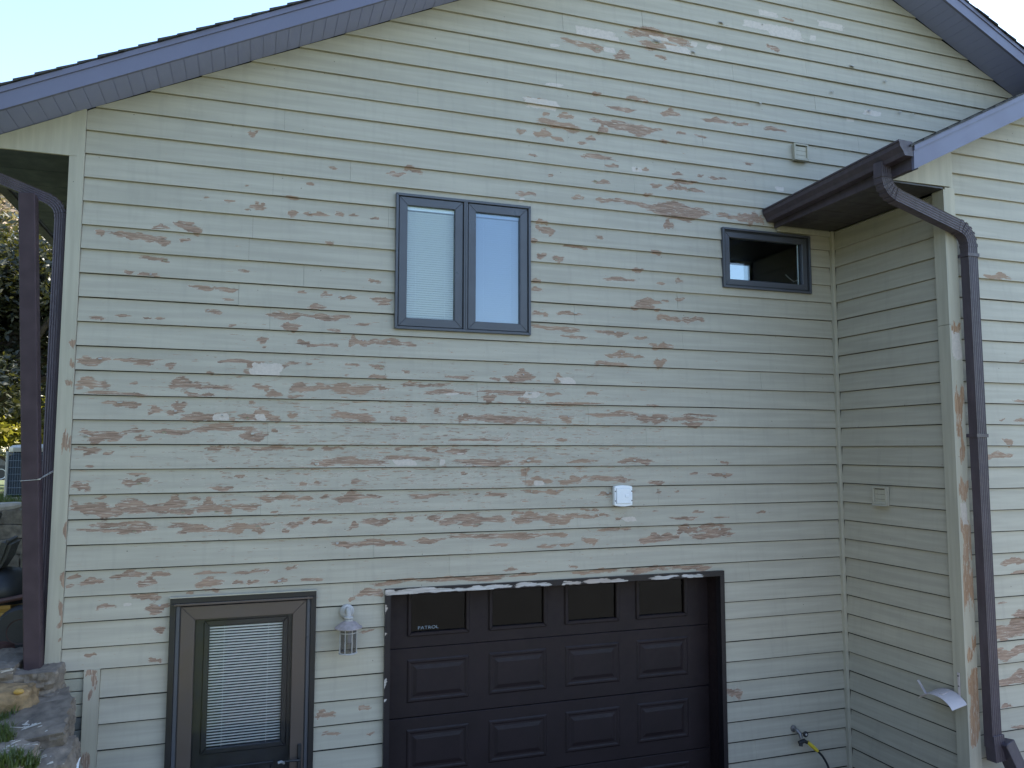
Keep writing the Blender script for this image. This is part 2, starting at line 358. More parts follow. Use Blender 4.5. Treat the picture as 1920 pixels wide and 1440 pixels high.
zoom(600, 600, 2.954, '1180 32 1440 58;1545 58 1705 82;1340 85 1470 100;1745 90 1815 106;1845 132 1920 160;45 48 110 64;165 95 215 145;215 105 330 140;330 112 520 145;50 130 105 148;1590 178 1730 210;1530 232 1705 258;1735 195 1795 212;1855 212 1920 258;145 240 225 252;285 245 355 268;270 305 365 325;700 308 825 324;1030 290 1180 345;1297 308 1345 350;p 1330 318 1412 358;950 318 998 332;465 275 495 295;0 360 60 385;40 350 330 405;330 370 380 388;455 343 530 368;545 350 640 370;640 350 730 365;600 390 840 415;p 700 403 765 416;885 390 1220 410;910 408 975 455;p 1130 398 1212 430;1100 430 1160 460;1255 400 1330 420;1480 400 1540 414;1255 455 1540 470;1810 468 1870 478;80 512 290 562;390 535 478 562;635 490 662 520;765 520 820 560;820 525 1120 565;1110 540 1235 568;1330 525 1395 565;1500 510 1760 535;1760 520 1920 560;1840 545 1920 572;1310 655 1370 672;740 660 1000 668;15 702 130 718;575 702 655 728;700 712 830 738;p 760 735 800 745;420 708 450 725;0 768 355 806;370 755 620 780;p 410 772 530 805;740 770 1060 802;1110 772 1220 798;p 665 772 690 806;1375 775 1535 790;1665 770 1835 792;175 880 215 910;785 842 820 862;1115 815 1165 855;1145 875 1280 915;p 1185 890 1242 915;1325 872 1445 908;1455 866 1490 880;1500 865 1705 895;1825 895 1905 910;0 970 50 990;90 960 235 1010;255 968 330 985;495 965 700 985;930 955 1035 978;1120 942 1225 958;1250 940 1350 962;1555 952 1615 970;860 960 885 970;0 1115 65 1130;165 1125 210 1158;240 1095 410 1130;475 1092 515 1112;590 1080 670 1110;680 1085 1015 1130;760 1120 900 1140;1070 1075 1230 1125;1230 1072 1430 1125;1060 1062 1130 1078;1450 1045 1550 1058;1440 1075 1600 1095;p 1680 1090 1752 1115;1640 1095 1680 1108;65 1228 185 1258;215 1220 460 1255;530 1210 690 1235;750 1182 1215 1212;1245 1180 1370 1200;945 1238 1035 1252;1455 1205 1535 1240;1330 1238 1410 1252;1545 1155 1720 1168;1200 1245 1320 1260;1770 1195 1920 1235;1940 540 2180 560;2010 560 2120 590;2060 1170 2280 1210;2110 1130 2240 1150;2030 520 2200 535')
zoom(950, 20, 2.954, 'p 390 100 610 150;690 115 1010 170;p 800 140 900 160;750 172 950 215;p 880 195 1020 232;p 1025 165 1060 195;p 1115 185 1195 214;320 165 540 205;p 540 200 605 228;600 225 680 275;p 245 182 295 200;830 245 890 265;p 1320 62 1490 100;p 1450 85 1630 150;p 1685 132 1715 165;p 1730 62 1865 98;1445 190 1510 220;p 1400 0 1500 30;1530 40 1590 52;p 225 400 310 420;470 448 525 465;670 478 780 500;100 480 210 510;p 105 490 290 540;555 530 715 552;860 550 960 588;1090 595 1230 620;1250 615 1340 635;1430 645 1545 667;185 610 395 655;495 612 830 665;505 640 560 680;290 565 370 600;940 668 995 685;1045 688 1110 700;205 560 235 580;60 650 110 680;155 660 245 700;250 695 320 720;440 695 495 718;845 715 900 728;400 720 440 740;425 795 600 822;550 850 620 868;p 695 865 750 892;745 872 790 888;130 792 170 808;920 895 980 912;1125 918 1215 935;1315 840 1365 852;1060 905 1095 920;230 900 258 922;480 938 575 958;800 955 865 978;890 962 1000 995;990 985 1095 1005;930 935 1060 955;760 1010 810 1025;p 1490 975 1535 1000;365 1022 430 1048;500 1035 600 1060;600 1050 780 1075;780 1070 1100 1118;p 70 1035 100 1060;60 1000 160 1025;p 1985 550 2070 580;p 1890 590 1930 610')
zoom(100, 300, 2.909, '1505 30 1545 52;1830 62 1920 85;1385 120 1425 135;935 215 990 228;1095 228 1155 265;1285 272 1330 305;1370 285 1495 305;1540 282 1580 310;1615 295 1665 305;1725 310 1775 322;1270 197 1335 210;540 355 630 378;658 328 760 365;690 350 805 397;230 378 278 405;305 385 470 420;450 405 625 452;690 425 745 445;1490 442 1528 464;480 525 630 550;385 602 440 622;468 615 575 633;1005 595 1070 607;1720 652 1785 668;740 680 868 706;885 690 1005 715;930 755 980 768;1335 715 1385 725;1460 722 1515 745;1560 738 1650 760;1390 788 1480 818;1730 745 1845 775;1775 780 1840 792;830 815 920 835;1180 828 1380 865;1405 838 1610 872;1240 888 1350 925;205 850 275 872;345 840 420 854;485 853 535 866;550 862 605 872;1650 888 1735 902;1500 922 1565 936;1070 -170 1115 -130;1920 35 2010 70')
zoom(980, 380, 3.097, '720 25 1070 82;1140 65 1290 100;1260 58 1345 115;1330 62 1400 125;85 100 150 125;85 135 185 180;825 105 880 155;435 188 470 212;50 205 85 235;240 245 380 262;750 275 805 298;85 290 140 325;170 305 235 338;640 376 705 402;480 435 655 455;890 440 930 468;60 442 105 468;780 460 825 475;55 490 115 515;640 580 760 625;660 560 800 590;890 548 945 570;815 564 855 574;770 615 800 627;60 632 145 656;210 632 340 655;790 655 915 690;935 660 1050 695;60 715 330 742;440 742 610 768;235 770 370 785;650 778 730 792;760 820 870 852;735 815 760 830')
zoom(0, 1040, 3.6, '450 140 545 165;545 165 690 205;750 120 985 160;930 160 1050 215;1030 120 1145 150;450 195 485 225;890 265 1075 310;655 340 775 365;990 330 1140 390;1035 485 1115 525;570 668 645 692;1010 700 1090 730;p 835 330 890 345')
zoom(300, 1050, 3.693, '0 88 60 105;250 135 435 188;300 195 410 220;500 145 575 170;600 140 680 165;770 135 880 158;990 125 1120 148;530 70 745 95;180 220 230 240;1380 205 1540 255;1310 260 1350 285;1475 165 1551 180;0 300 50 340;1380 1015 1460 1045;1080 1050 1210 1100;1130 1195 1240 1218;1400 485 1480 505;1435 1195 1480 1215;240 85 450 97;870 45 950 65')
zoom(700, 1040, 2.743, '0 140 150 160;160 110 680 138;710 95 860 112;1040 78 1250 98;1320 62 1505 92;1540 55 1730 80;0 180 50 215;670 70 740 84;1010 55 1050 68;1815 685 1895 735')
zoom(1200, 800, 3.1725, '415 275 555 296;485 205 526 222;55 322 142 342;0 198 65 222;300 276 372 283;90 380 132 393;218 378 236 389;188 535 336 553;320 503 382 511;370 604 538 628;448 535 526 543;80 497 112 504;230 590 345 640;125 640 230 680;700 505 780 512')
zoom(200, 200, 3.1725, '820 465 835 470;700 552 762 566;850 590 942 608;1078 614 1135 652;1180 626 1269 648;1065 535 1142 548;1190 448 1232 466;875 572 905 585;820 602 846 614;585 532 606 542')
PATCH_MAIN = []
for k_, a, b_, c, d in PX:
    q0, q1 = onY((a+c)/2, b_), onY((a+c)/2, d); l_, r_ = onY(a, (b_+d)/2), onY(c, (b_+d)/2)
    PATCH_MAIN.append((k_, (l_[0]+r_[0])/2, (q0[2]+q1[2])/2, max(.012, (r_[0]-l_[0])/2), max(.007, (q0[2]-q1[2])/2)))
PX = []
zoom(1500, 400, 2.88, '1000 325 1130 355;1180 790 1240 802;1080 1108 1110 1122;1100 1215 1150 1250;1000 1295 1150 1325;1150 1008 1240 1020;1160 1112 1240 1125')
zoom(1500, 900, 2.667, '1010 395 1180 425;1060 455 1180 470;970 690 1180 790;980 835 1150 890;985 970 1200 1020;975 765 1000 800;1065 660 1160 680;1000 612 1040 622;1010 1120 1060 1140;1060 1225 1160 1245')
PATCH_BAY = []
for k_, a, b_, c, d in PX:
    q0, q1 = onY((a+c)/2, b_, BY), onY((a+c)/2, d, BY); l_, r_ = onY(a, (b_+d)/2, BY), onY(c, (b_+d)/2, BY)
    PATCH_BAY.append((k_, (l_[0]+r_[0])/2, (q0[2]+q1[2])/2, max(.012, (r_[0]-l_[0])/2), max(.007, (q0[2]-q1[2])/2)))

def field(u, v, patches, wear=False):
    pf = np.zeros_like(u); gf = np.zeros_like(u)
    if wear: pf += .17*np.exp(-((v+2.35)/1.0)**2)*np.exp(-((u-2.6)/2.6)**4) + .05*(v > -4)
    if not len(u): return pf, gf
    u0, u1, v0, v1 = u.min(), u.max(), v.min(), v.max()
    for k_, cu, cv, hu, hv in patches:
        if cu+2*hu < u0 or cu-2*hu > u1 or cv+2*hv < v0 or cv-2*hv > v1: continue
        ph = (cu*37.7+cv*91.3) % 6.283; t = (u-cu)/hu
        if k_:                                               # paint lifted down to the primer: straight torn edges
            sk = .35*math.sin(ph*3); dv = (v-cv)/hv
            r = np.maximum(np.abs(t+sk*dv), np.abs(dv))*.97 + .03*np.abs(t*dv)
            np.maximum(gf, np.clip(1.5-r, 0, 1.5), out=gf)
        else:
            mid = cv + hv*(.38*np.sin(2.3*t+ph)+.20*np.sin(5.1*t+2*ph)); hh = hv*(.80+.22*np.sin(3.1*t+1.7*ph)+.16*np.sin(7.3*t+ph))
            r = (np.abs(t)**3 + (np.abs(v-mid)/hh)**2.2)**(1/2.4)
            np.maximum(pf, np.clip(1.5-r, 0, 1.5), out=pf)
    return pf, gf
def set_attr(me, name, vals):
    a = me.attributes.new(name, 'FLOAT', 'POINT'); a.data.foreach_set('value', np.asarray(vals, dtype=np.float32))

def board(parent, axis, off, zlo, zhi, xl, xr, patches, holes=(), lip=.0, sign=1, thick=.021, ov=-.0055, mat='clap', name='clapboard'):
    """one lap board. axis 'x': face looks to -y at y=off; axis 'y': face looks to -x at x=off.
    xl/xr: functions of z giving the ends."""
    h = zhi - zlo; top = zhi + ov
    x0, x1 = min(xl(zlo), xl(top)), max(xr(zlo), xr(top))
    near = any(cv+1.6*hv > zlo and cv-1.6*hv < zhi and cu+hu > x0 and cu-hu < x1 for _, cu, cv, hu, hv in patches)
    L_ = xr(zlo)-xl(zlo)
    if L_ < .02: return None
    us = list(np.linspace(0, 1, max(2, int(L_/.022)+2))) if near else list(np.linspace(0, 1, max(2, int(L_/.25)+2)))
    zs = list(np.linspace(zlo, top, 17)) if near else [zlo, top]
    for hx0, hx1, hz0, hz1 in holes:
        if hz1 > zlo and hz0 < top and hx1 > x0 and hx0 < x1:
            us += [(q-xl(zlo))/L_ for q in (hx0, hx1) if 0 < (q-xl(zlo))/L_ < 1]
            zs += [q for q in (hz0, hz1) if zlo < q < top]
    us = np.array(sorted(set(np.round(us, 6)))); zs = np.array(sorted(set(np.round(zs, 6))))
    Z, U = np.meshgrid(zs, us, indexing='ij')
    XL = np.vectorize(xl)(zs)[:, None]; XRr = np.vectorize(xr)(zs)[:, None]
    X = XL + (XRr-XL)*U
    wv = sum(a_*np.sin(X*w_+p_) for a_, w_, p_ in ((rj.uniform(.0003, .0016), rj.uniform(1.2, 2.5), rj.uniform(0, 6)), (rj.uniform(.0002, .0008), rj.uniform(4, 7), rj.uniform(0, 6))))
    Zw = Z + wv*np.clip(1-(Z-zlo)/(.5*h), 0, 1)
    D = off + lip + 1.2*wv + thick*(Z-zlo)/h*.95                      # leans back towards the top
    pf, gf = field(X.ravel(), Z.ravel(), patches, patches is PATCH_MAIN)
    nz_, nu = Z.shape; idx = np.arange(nz_*nu).reshape(nz_, nu)
    keep = np.ones((nz_-1, nu-1), bool); cxm = (X[:-1, :-1]+X[1:, 1:])/2; czm = (Z[:-1, :-1]+Z[1:, 1:])/2
    for hx0, hx1, hz0, hz1 in holes: keep &= ~((cxm > hx0) & (cxm < hx1) & (czm > hz0) & (czm < hz1))
    if not keep.any(): return None
    quads = np.stack([idx[:-1, :-1], idx[:-1, 1:], idx[1:, 1:], idx[1:, :-1]], -1)[keep]
    verts = [(a, d, z) for a, d, z in zip(X.ravel(), D.ravel(), Zw.ravel())]
    faces = [tuple(map(int, q)) for q in quads]
    # underside of the lip and the two ends
    nv = len(verts); bot = [(X[0, j], off+lip+thick+.004, Zw[0, j]) for j in range(nu)]; verts += bot
    for j in range(nu-1):
        if keep[0, j]: faces.append((nv+j, nv+j+1, idx[0, j+1], idx[0, j]))
    pf = np.concatenate([pf, pf[:nu]*0]); gf = np.concatenate([gf, gf[:nu]*0])
    for j in (0, nu-1):
        nb = len(verts); verts.append((X[-1, j], off+lip+thick+.004, zs[-1]))
        pf = np.append(pf, 0); gf = np.append(gf, 0)
        if keep[0, 0 if j == 0 else -1] and keep[-1, 0 if j == 0 else -1]:
            faces.append(tuple([int(q) for q in idx[:, j]] + [nb, nv+j]))
    if axis == 'y': verts = [(d, a, z) for a, d, z in verts]
    me = bpy.data.meshes.new(name); me.from_pydata(verts, [], faces)
    if axis == 'y': me.flip_normals()
    if near: set_attr(me, 'peel', pf); set_attr(me, 'prim', gf)
    return link(name, me, mat, parent)

def trim_board(parent, name, x0, x1, y0, y1, z0, z1, patches, mat='trim', vertical=True):
    """flat board whose front (-y) face carries the peel attributes"""
    nx = max(2, int((x1-x0)/.012)+1) if vertical else int((x1-x0)/.02)+1
    nz_ = int((z1-z0)/.02)+2 if vertical else max(3, int((z1-z0)/.008)+1)
    xs, zs = np.linspace(x0, x1, nx), np.linspace(z0, z1, nz_)
    Z, X = np.meshgrid(zs, xs, indexing='ij'); idx = np.arange(nx*nz_).reshape(nz_, nx)
    pf, gf = field(X.ravel(), Z.ravel(), patches)
    v = [(a, y0, c) for a, c in zip(X.ravel(), Z.ravel())]
    f = [tuple(map(int, q)) for q in np.stack([idx[:-1, :-1], idx[:-1, 1:], idx[1:, 1:], idx[1:, :-1]], -1).reshape(-1, 4)]
    nv = len(v); v += [(x0, y1, z0), (x1, y1, z0), (x1, y1, z1), (x0, y1, z1)]
    f += [tuple([int(q) for q in idx[0, ::-1]]+[nv, nv+1]), tuple([int(q) for q in idx[-1, :]]+[nv+2, nv+3]), tuple([int(q) for q in idx[:, 0]]+[nv+3, nv]), tuple([int(q) for q in idx[::-1, -1]]+[nv+1, nv+2]), (nv+3, nv+2, nv+1, nv)]
    me = bpy.data.meshes.new(name); me.from_pydata(v, [], f)
    set_attr(me, 'peel', np.append(pf, [0]*4)); set_attr(me, 'prim', np.append(gf, [0]*4))
    return link(name, me, mat, parent)

# ================================================================== GROUND
def smoothstep(a, b, x):
    t = min(1, max(0, (x-a)/(b-a))); return t*t*(3-2*t)
RW_Y = 2.9                                  # retaining wall line behind the house corner
def ground_h(x, y):
    if y < 0.0:
        pit = FLOOR - .02
        side = -3.98 + .03*math.sin(3*x) if x < -.25 else None
        hx = pit + (-4.0-pit)*(1-smoothstep(-1.1, .75, x))          # bank at the left
        hr = pit
        t = smoothstep(-2.6, -7.2, y); hy = hx + (-4.08-hx)*t
        if x > 13: hy = hy + (-4.1-hy)*smoothstep(13, 17, x)
        return hy
    if x > -.3 and y <= DEPTH+.3 and x < 12.6: return FLOOR - .4    # under the house
    up = -3.05 - .017*max(0, y-4); up = max(up, -3.62)
    if y < RW_Y+.12: return -3.97 if x < 5 else up
    if y < RW_Y+.3: return -3.97 + (up+3.97)*(y-RW_Y-.12)/.18 if x < 5 else up
    return up
xs = sorted(set([-600, -250, -120, -70, -45, -30, -22] + [round(-16+.5*i, 3) for i in range(20)] + [round(-6+.25*i, 3) for i in range(32)] + [2+.75*i for i in range(16)] + [15, 18, 22, 30, 50, 90, 200, 600]))
ys = sorted(set([-600, -250, -120, -60, -30, -20, -14, -10] + [round(-8+.4*i, 3) for i in range(20)] + [-.02, 0.001, RW_Y+.12, RW_Y+.3] + [round(.4+.4*i, 3) for i in range(40)] + [17, 19, 22, 26, 30, 36, 45, 70, 120, 250, 600]))
gv = [(x, y, ground_h(x, y)) for y in ys for x in xs]; nxs = len(xs)
gf_ = [(j*nxs+i, j*nxs+i+1, (j+1)*nxs+i+1, (j+1)*nxs+i) for j in range(len(ys)-1) for i in range(nxs-1)]
gm = bpy.data.meshes.new('ground'); gm.from_pydata(gv, [], gf_); gm.polygons.foreach_set('use_smooth', [True]*len(gm.polygons))
def lawn_mat():
    mt, n, l, b = new_mat('lawn_and_soil'); tc = n.new('ShaderNodeTexCoord').outputs['Object']
    g = ramp(n, l, noise(n, l, tc, 9, 8, .7), [(.3, (.05, .075, .02)), (.6, (.10, .13, .035)), (.8, (.16, .17, .05))])
    s = ramp(n, l, noise(n, l, tc, 14, 8, .7), [(.3, (.05, .045, .035)), (.7, (.13, .11, .085))])
    c = mix(n, l, smooth(n, l, noise(n, l, tc, .7, 5, .6), .52, .66), g, s); l.new(c, b.inputs['Base Color']); b.inputs['Roughness'].default_value = .95
    bp = n.new('ShaderNodeBump'); bp.inputs['Strength'].default_value = .8; bp.inputs['Distance'].default_value = .03
    l.new(noise(n, l, tc, 30, 8, .7), bp.inputs['Height']); l.new(bp.outputs[0], b.inputs['Normal']); return mt
M['lawn'] = lawn_mat()
g_o = link('ground', gm, 'lawn', kind='structure')
# driveway: slab before the garage, then rising to the yard
dv = MB(); L0 = [(1.2, -.02), (13.0, -.02)]
prof = [(-.02, FLOOR)] + [(-.4-.4*i, FLOOR + max(0, ground_h(6, -.4-.4*i)-(FLOOR-.02)) + .004) for i in range(24)]
for i in range(len(prof)-1):
    (ya, za), (yb, zb_) = prof[i], prof[i+1]
    dv.add([(1.0, ya, za), (11.5, ya, za), (11.5, yb, zb_), (1.0, yb, zb_)], [(0, 3, 2, 1)])
    dv.add([(1.0, ya, za-.1), (1.0, yb, zb_-.1), (1.0, yb, zb_), (1.0, ya, za)], [(0, 3, 2, 1)])
dv.build('driveway', 'concrete', kind='structure')
# a road crossing beyond the lawn
MB().box(-60, 60, 25.5, 29.5, -3.70, -3.555).build('road', 'asphalt', kind='structure')

# ================================================================== HOUSE
house = thing('house', 'sage green clapboard gable house with peeling paint and brown roof trim', 'house', (6.1, 0, FLOOR))
# ---- walls (sheathing with openings) and boards
def wall_sheet(name, y0, y1, x0, x1, z0, ztop, holes):
    """flat wall with rectangular holes, top follows ztop(x)"""
    cx_ = sorted(set([x0, x1] + [h for q in holes for h in q[:2] if x0 < h < x1] + [XA if x0 < XA < x1 else x0] + [BXA if x0 < BXA < x1 else x0]))
    cz_ = sorted(set([z0] + [max(z0, h) for q in holes for h in q[2:]]))
    mb = MB()
    for i in range(len(cx_)-1):
        a, b_ = cx_[i], cx_[i+1]
        for j in range(len(cz_)):
            lo = cz_[j]; hi = cz_[j+1] if j+1 < len(cz_) else None
            mx, mz = (a+b_)/2, (lo+(hi if hi is not None else lo+.01))/2
            if any(q[0] < mx < q[1] and q[2] < mz < q[3] for q in holes): continue
            if hi is None: mb.prism([(a, lo), (b_, lo), (b_, max(lo+.005, ztop(b_)-.01)), (a, max(lo+.005, ztop(a)-.01))], y0, y1)
            else: mb.prism([(a, lo), (b_, lo), (b_, hi), (a, hi)], y0, y1)
    return mb
inset = .012
holes_w = [(a+inset, b_-inset, c+inset, d-inset) for a, b_, c, d in OPEN]
fw = wall_sheet('w', .0265, .12, -.085, 12.4, FLOOR, lambda x: min(zj(x), 9), holes_w).build('front_wall', 'sheath', house)
sw = MB().box(6.731, 6.80, -1.30, .018, FLOOR, ZBS).build('bay_side_wall', 'sheath', house)
bw = wall_sheet('b', BY+.0265, BY+.1, 6.80, 11.6, FLOOR, zb, []).build('bay_front_wall', 'sheath', house)
MB().box(-.085, -.06, .12, DEPTH, -3.99, ZES).build('left_wall', 'trim', house)
MB().prism([(-.085, FLOOR), (12.4, FLOOR), (12.4, zj(12.4)), (XA, ZA), (-.085, zj(-.085))], DEPTH, DEPTH+.12).build('rear_wall', 'trim', house)
MB().box(12.4, 12.5, .12, DEPTH, FLOOR, zj(12.4)).build('right_wall', 'trim', house)
MB().box(11.6, 11.7, BY+.1, 0, FLOOR, ZBS).build('bay_right_wall', 'trim', house)

JOINT = [(506, 608), (502, 811), (489, 944), (722, 691), (895.5, 739), (1104, 779), (823, 857), (986, 894), (1084, 969), (1184, 678), (1056, 37), (1375, 128), (1190, 345), (1065, 190), (1444, 304), (512, 355), (461, 175), (784, 190), (880, 81), (663, 1104)]
jx = {}
rj = random.Random(11)
for a, b_ in JOINT:
    q = onY(a, b_); k = math.ceil(-q[2]/P); jx.setdefault(k, []).append(q[0])
def rakeL(z): return XA - (ZA - z)/SL
def rakeR(z): return XA + (ZA - z)/SL
GAP = .0011
def shadow_slot(k): return -(.0055+.0007*max(0, k-14)) if k > 6 else -.0015          # gap widened lower down so dark backing draws the lap shadow line
for k in range(32, -18, -1):
    zlo, zhi = -k*P, -(k-1)*P
    if k == 22: zlo = -3.892
    if k == 23: zhi = -3.892
    if zlo < FLOOR+.02: zlo = FLOOR+.02
    if zhi - zlo < .03: continue
    left = (lambda z: 0.0) if 22 >= k else (lambda z: .250)
    if zhi > zj(0): left = lambda z: max(0.0, rakeL(z)+.004)
    right = (lambda z: XR) if zhi <= -.17 else (lambda z: min(12.4, rakeR(z)-.004))
    if k == 1: right = lambda z: XR
    if left(zlo) >= right(zlo)-.05: continue
    lo_, hi_ = left(zlo), right(zlo)
    js = list(jx.get(k, []))
    x = lo_
    if not js:
        js = [lo_ + rj.uniform(1.0, 3.2)]
    while hi_ - js[-1] > 4.2: js.append(js[-1]+rj.uniform(2.6, 3.9))
    js = [q for q in js if lo_+.35 < q < hi_-.35]
    js = [q for q in js if not any(h[0]-.05 < q < h[1]+.05 and h[2]-.02 < (zlo+zhi)/2 < h[3]+.02 for h in OPEN)]
    ends = [left] + [(lambda z, q=q: q) for q in js] + [right]
    for i in range(len(ends)-1):
        a = ends[i] if i == 0 else (lambda z, f=ends[i]: f(z)+GAP/2)
        b_ = ends[i+1] if i == len(ends)-2 else (lambda z, f=ends[i+1]: f(z)-GAP/2)
        # a board that runs into an opening over its full height is cut in two there
        cuts = sorted([h for h in holes_w if h[2] < zlo+.01 and h[3] > zhi-.01 and h[1] > a(zlo) and h[0] < b_(zlo)])
        segs = []; cur = a
        for h in cuts:
            segs.append((cur, (lambda z, q=h[0]: q))); cur = (lambda z, q=h[1]: q)
        segs.append((cur, b_))
        dz = rj.uniform(-.0012, .0012); tilt = rj.uniform(-.0015, .0025)
        for s0, s1 in segs:
            if s1(zlo)-s0(zlo) < .02: continue
            board(fw, 'x', tilt*.5, zlo+dz, zhi, s0, s1, PATCH_MAIN, holes_w, ov=shadow_slot(k))
for k in range(32, 0, -1):
    zlo, zhi = max(-k*P, FLOOR+.02), -(k-1)*P
    if zhi-zlo < .03: continue
    if k == 1: zhi = ZBS+.006
    if zhi-zlo < .005: continue
    board(sw, 'y', 6.704, zlo+rj.uniform(-.001, .001), zhi, (lambda z: -1.262), (lambda z: -.026), [], thick=.021, ov=shadow_slot(k))
for k in range(32, -10, -1):
    zlo, zhi = max(-k*P, FLOOR+.02), -(k-1)*P
    if zhi-zlo < .03: continue
    lf = (lambda z: 6.793)
    if zhi > zb(6.8): lf = lambda z: max(6.793, 6.09+(z+.15)/.494+.004)
    rt = (lambda z: 11.6) if zhi < zb(11.6) else (lambda z: 2*BXA-6.09-(z+.15)/.494-.004)
    if lf(zlo) >= rt(zlo)-.05: continue
    xj = 6.8+rj.uniform(1.1, 3.6)
    if xj < lf(zhi)+.3 or xj > rt(zhi)-.3: segs = [(lf, rt)]
    else: segs = [(lf, lambda z, q=xj: q-GAP/2), (lambda z, q=xj: q+GAP/2, rt)]
    for s0, s1 in segs: board(bw, 'x', BY, zlo+rj.uniform(-.001, .001), zhi, s0, s1, PATCH_BAY, ov=shadow_slot(k))

# ---- corner boards
def pz(ox, oy, s, txt, y, mk=0):
    out = []
    for it in txt.split(';'):
        t = it.split(); k_ = 1 if t[0] == 'p' else 0
        if t[0] in 'bp': t = t[1:]
        a = [float(q) for q in t]; q0 = onY(ox+a[0]/s, oy+a[1]/s, y); q1 = onY(ox+a[2]/s, oy+a[3]/s, y)
        out.append((k_, (q0[0]+q1[0])/2, (q0[2]+q1[2])/2, max(.01, abs(q1[0]-q0[0])/2), max(.01, abs(q0[2]-q1[2])/2)))
    return out
PL = pz(0, 330, 3.6, '470 1100 510 1150;475 1240 500 1310;445 1375 485 1415', -.008) + pz(0, 700, 3.6, '425 405 480 530;430 1000 455 1110;410 1360 440 1420', -.008) + pz(0, 1040, 3.6, '410 120 440 200;400 320 428 420;393 455 415 500;382 560 412 580', -.008)
trim_board(house, 'corner_board', -.100, -.002, -.010, .016, -3.935, .150, PL)
MB().box(-.100, -.0845, .0165, .11, -3.935, ZES).build('corner_board', 'trim', house)
PT = pz(0, 1040, 3.6, '580 775 650 815;615 810 655 890;545 1320 600 1460;605 905 613 980', -.008)
trim_board(house, 'trim_board', .148, .248, -.010, .018, FLOOR+.02, -3.894, PT)
MB().box(XR-.002, XR+.034, -.028, .016, FLOOR+.02, ZBS).build('inner_corner_trim', 'trim', house, bevel=.003)
PB = pz(1500, 400, 2.88, '825 590 860 660;p 818 650 865 780;840 940 880 1110;862 1240 885 1340;850 1120 865 1230', BY-.02) + pz(1500, 900, 2.667, '797 0 835 80;p 805 120 832 215;808 200 850 330;815 300 840 430;820 420 830 640;838 430 866 640;860 780 878 850;840 850 855 910;845 960 890 1130;855 1120 892 1210;850 1210 895 1300;850 1300 870 1330;865 940 880 970', BY-.02)
PB = [(k_, a, b_, max(c*1.6, .026) if not k_ else c*1.2, d*1.12) for k_, a, b_, c, d in PB]
trim_board(house, 'corner_board', 6.690, 6.795, BY-.026, BY+.018, FLOOR+.02, -.150, PB, 'trim_bay')
MB().box(6.672, 6.6895, BY-.026, -1.255, FLOOR+.02, -1.318).build('corner_board', 'trim', house)
MB().box(6.672, 6.6895, BY-.026, -1.255, -1.314, ZBS-.004).build('corner_board', 'trim', house)
# eave return panels
MB().prism([(XE, ZES), (-.048, ZES), (-.048, zj(-.048)-.006), (XE, max(zj(XE)-.006, ZES+.004))], -.013, .008).build('eave_return_panel', 'trim', house)
MB().prism([(6.092, -.150), (6.752, -.142), (6.752, zb(6.752)-.006)], BY-.034, BY-.0).build('eave_return_panel', 'trim', house)
MB().box(6.752, 6.795, BY-.012, BY+.01, -.148, zb(6.752)-.008).build('eave_return_panel', 'trim', house)
# frieze board below the bay soffit on the main wall
MB().box(6.05, XR-.002, -.008, .012, ZBS-.055, ZBS-.004).build('frieze_board', 'trim', house)

# ---- roofs
roof = part('roof', house)
def rake_pieces(x0, x1, zf, y_in, y_out, sgn, dark='soffit'):
    """soffit strips and a rake fascia board between x0 and x1"""
    nseg = int(abs(x1-x0)/.27)
    for i in range(nseg):
        a, b_ = x0+(x1-x0)*i/nseg, x0+(x1-x0)*(i+1)/nseg; lo, hi = min(a, b_), max(a, b_)
        mb = MB(); q = (hi-lo)/3
        for j in range(3):
            u0, u1 = lo+q*j+.0025, lo+q*(j+1)-.0025
            mb.prism([(u0, zf(u0)), (u1, zf(u1)), (u1, zf(u1)+.012), (u0, zf(u0)+.012)], y_out, y_in)
            v0, v1 = lo+q*j, lo+q*j+.0025
            mb.prism([(v0, zf(v0)+.003), (v1, zf(v1)+.003), (v1, zf(v1)+.011), (v0, zf(v0)+.011)], y_out, y_in)
            v0, v1 = u1, lo+q*(j+1)
            mb.prism([(v0, zf(v0)+.003), (v1, zf(v1)+.003), (v1, zf(v1)+.011), (v0, zf(v0)+.011)], y_out, y_in)
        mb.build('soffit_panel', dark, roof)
def fascia(x0, x1, zf, y0, y1, hgt):
    lo, hi = min(x0, x1), max(x0, x1)
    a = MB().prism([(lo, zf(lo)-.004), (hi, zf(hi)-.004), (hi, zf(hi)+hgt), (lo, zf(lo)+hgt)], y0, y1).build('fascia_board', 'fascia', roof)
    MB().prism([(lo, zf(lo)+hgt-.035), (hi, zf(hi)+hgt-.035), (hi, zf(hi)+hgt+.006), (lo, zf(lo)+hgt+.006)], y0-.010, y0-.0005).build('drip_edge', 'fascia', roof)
    return a
def shingles(x_eave, x_ridge, zf, ht, y0, y1):
    s = 1 if x_ridge > x_eave else -1; n_ = int(abs(x_ridge-x_eave)/.126); r = random.Random(3)
    for i in range(n_):
        a = x_eave + s*.126*i; b_ = a + s*.165
        if s*(b_-x_ridge) > 0: b_ = x_ridge
        za, zb_ = zf(a)+ht, zf(b_)+ht; j = r.uniform(-.004, .012)
        poly = [(a, za+.002), (b_, zb_+.002), (b_, zb_+.006), (a, za+.021)]
        if s < 0: poly = [poly[1], poly[0], poly[3], poly[2]]
        MB().prism(poly, y0-j, y1).build('shingle_course', 'shingle', roof)
YO = -OV
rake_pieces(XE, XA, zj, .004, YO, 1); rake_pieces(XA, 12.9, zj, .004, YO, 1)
fascia(XE-.02, XA, zj, YO-.024, YO, .150); fascia(XA, 13.0, zj, YO-.024, YO, .150)
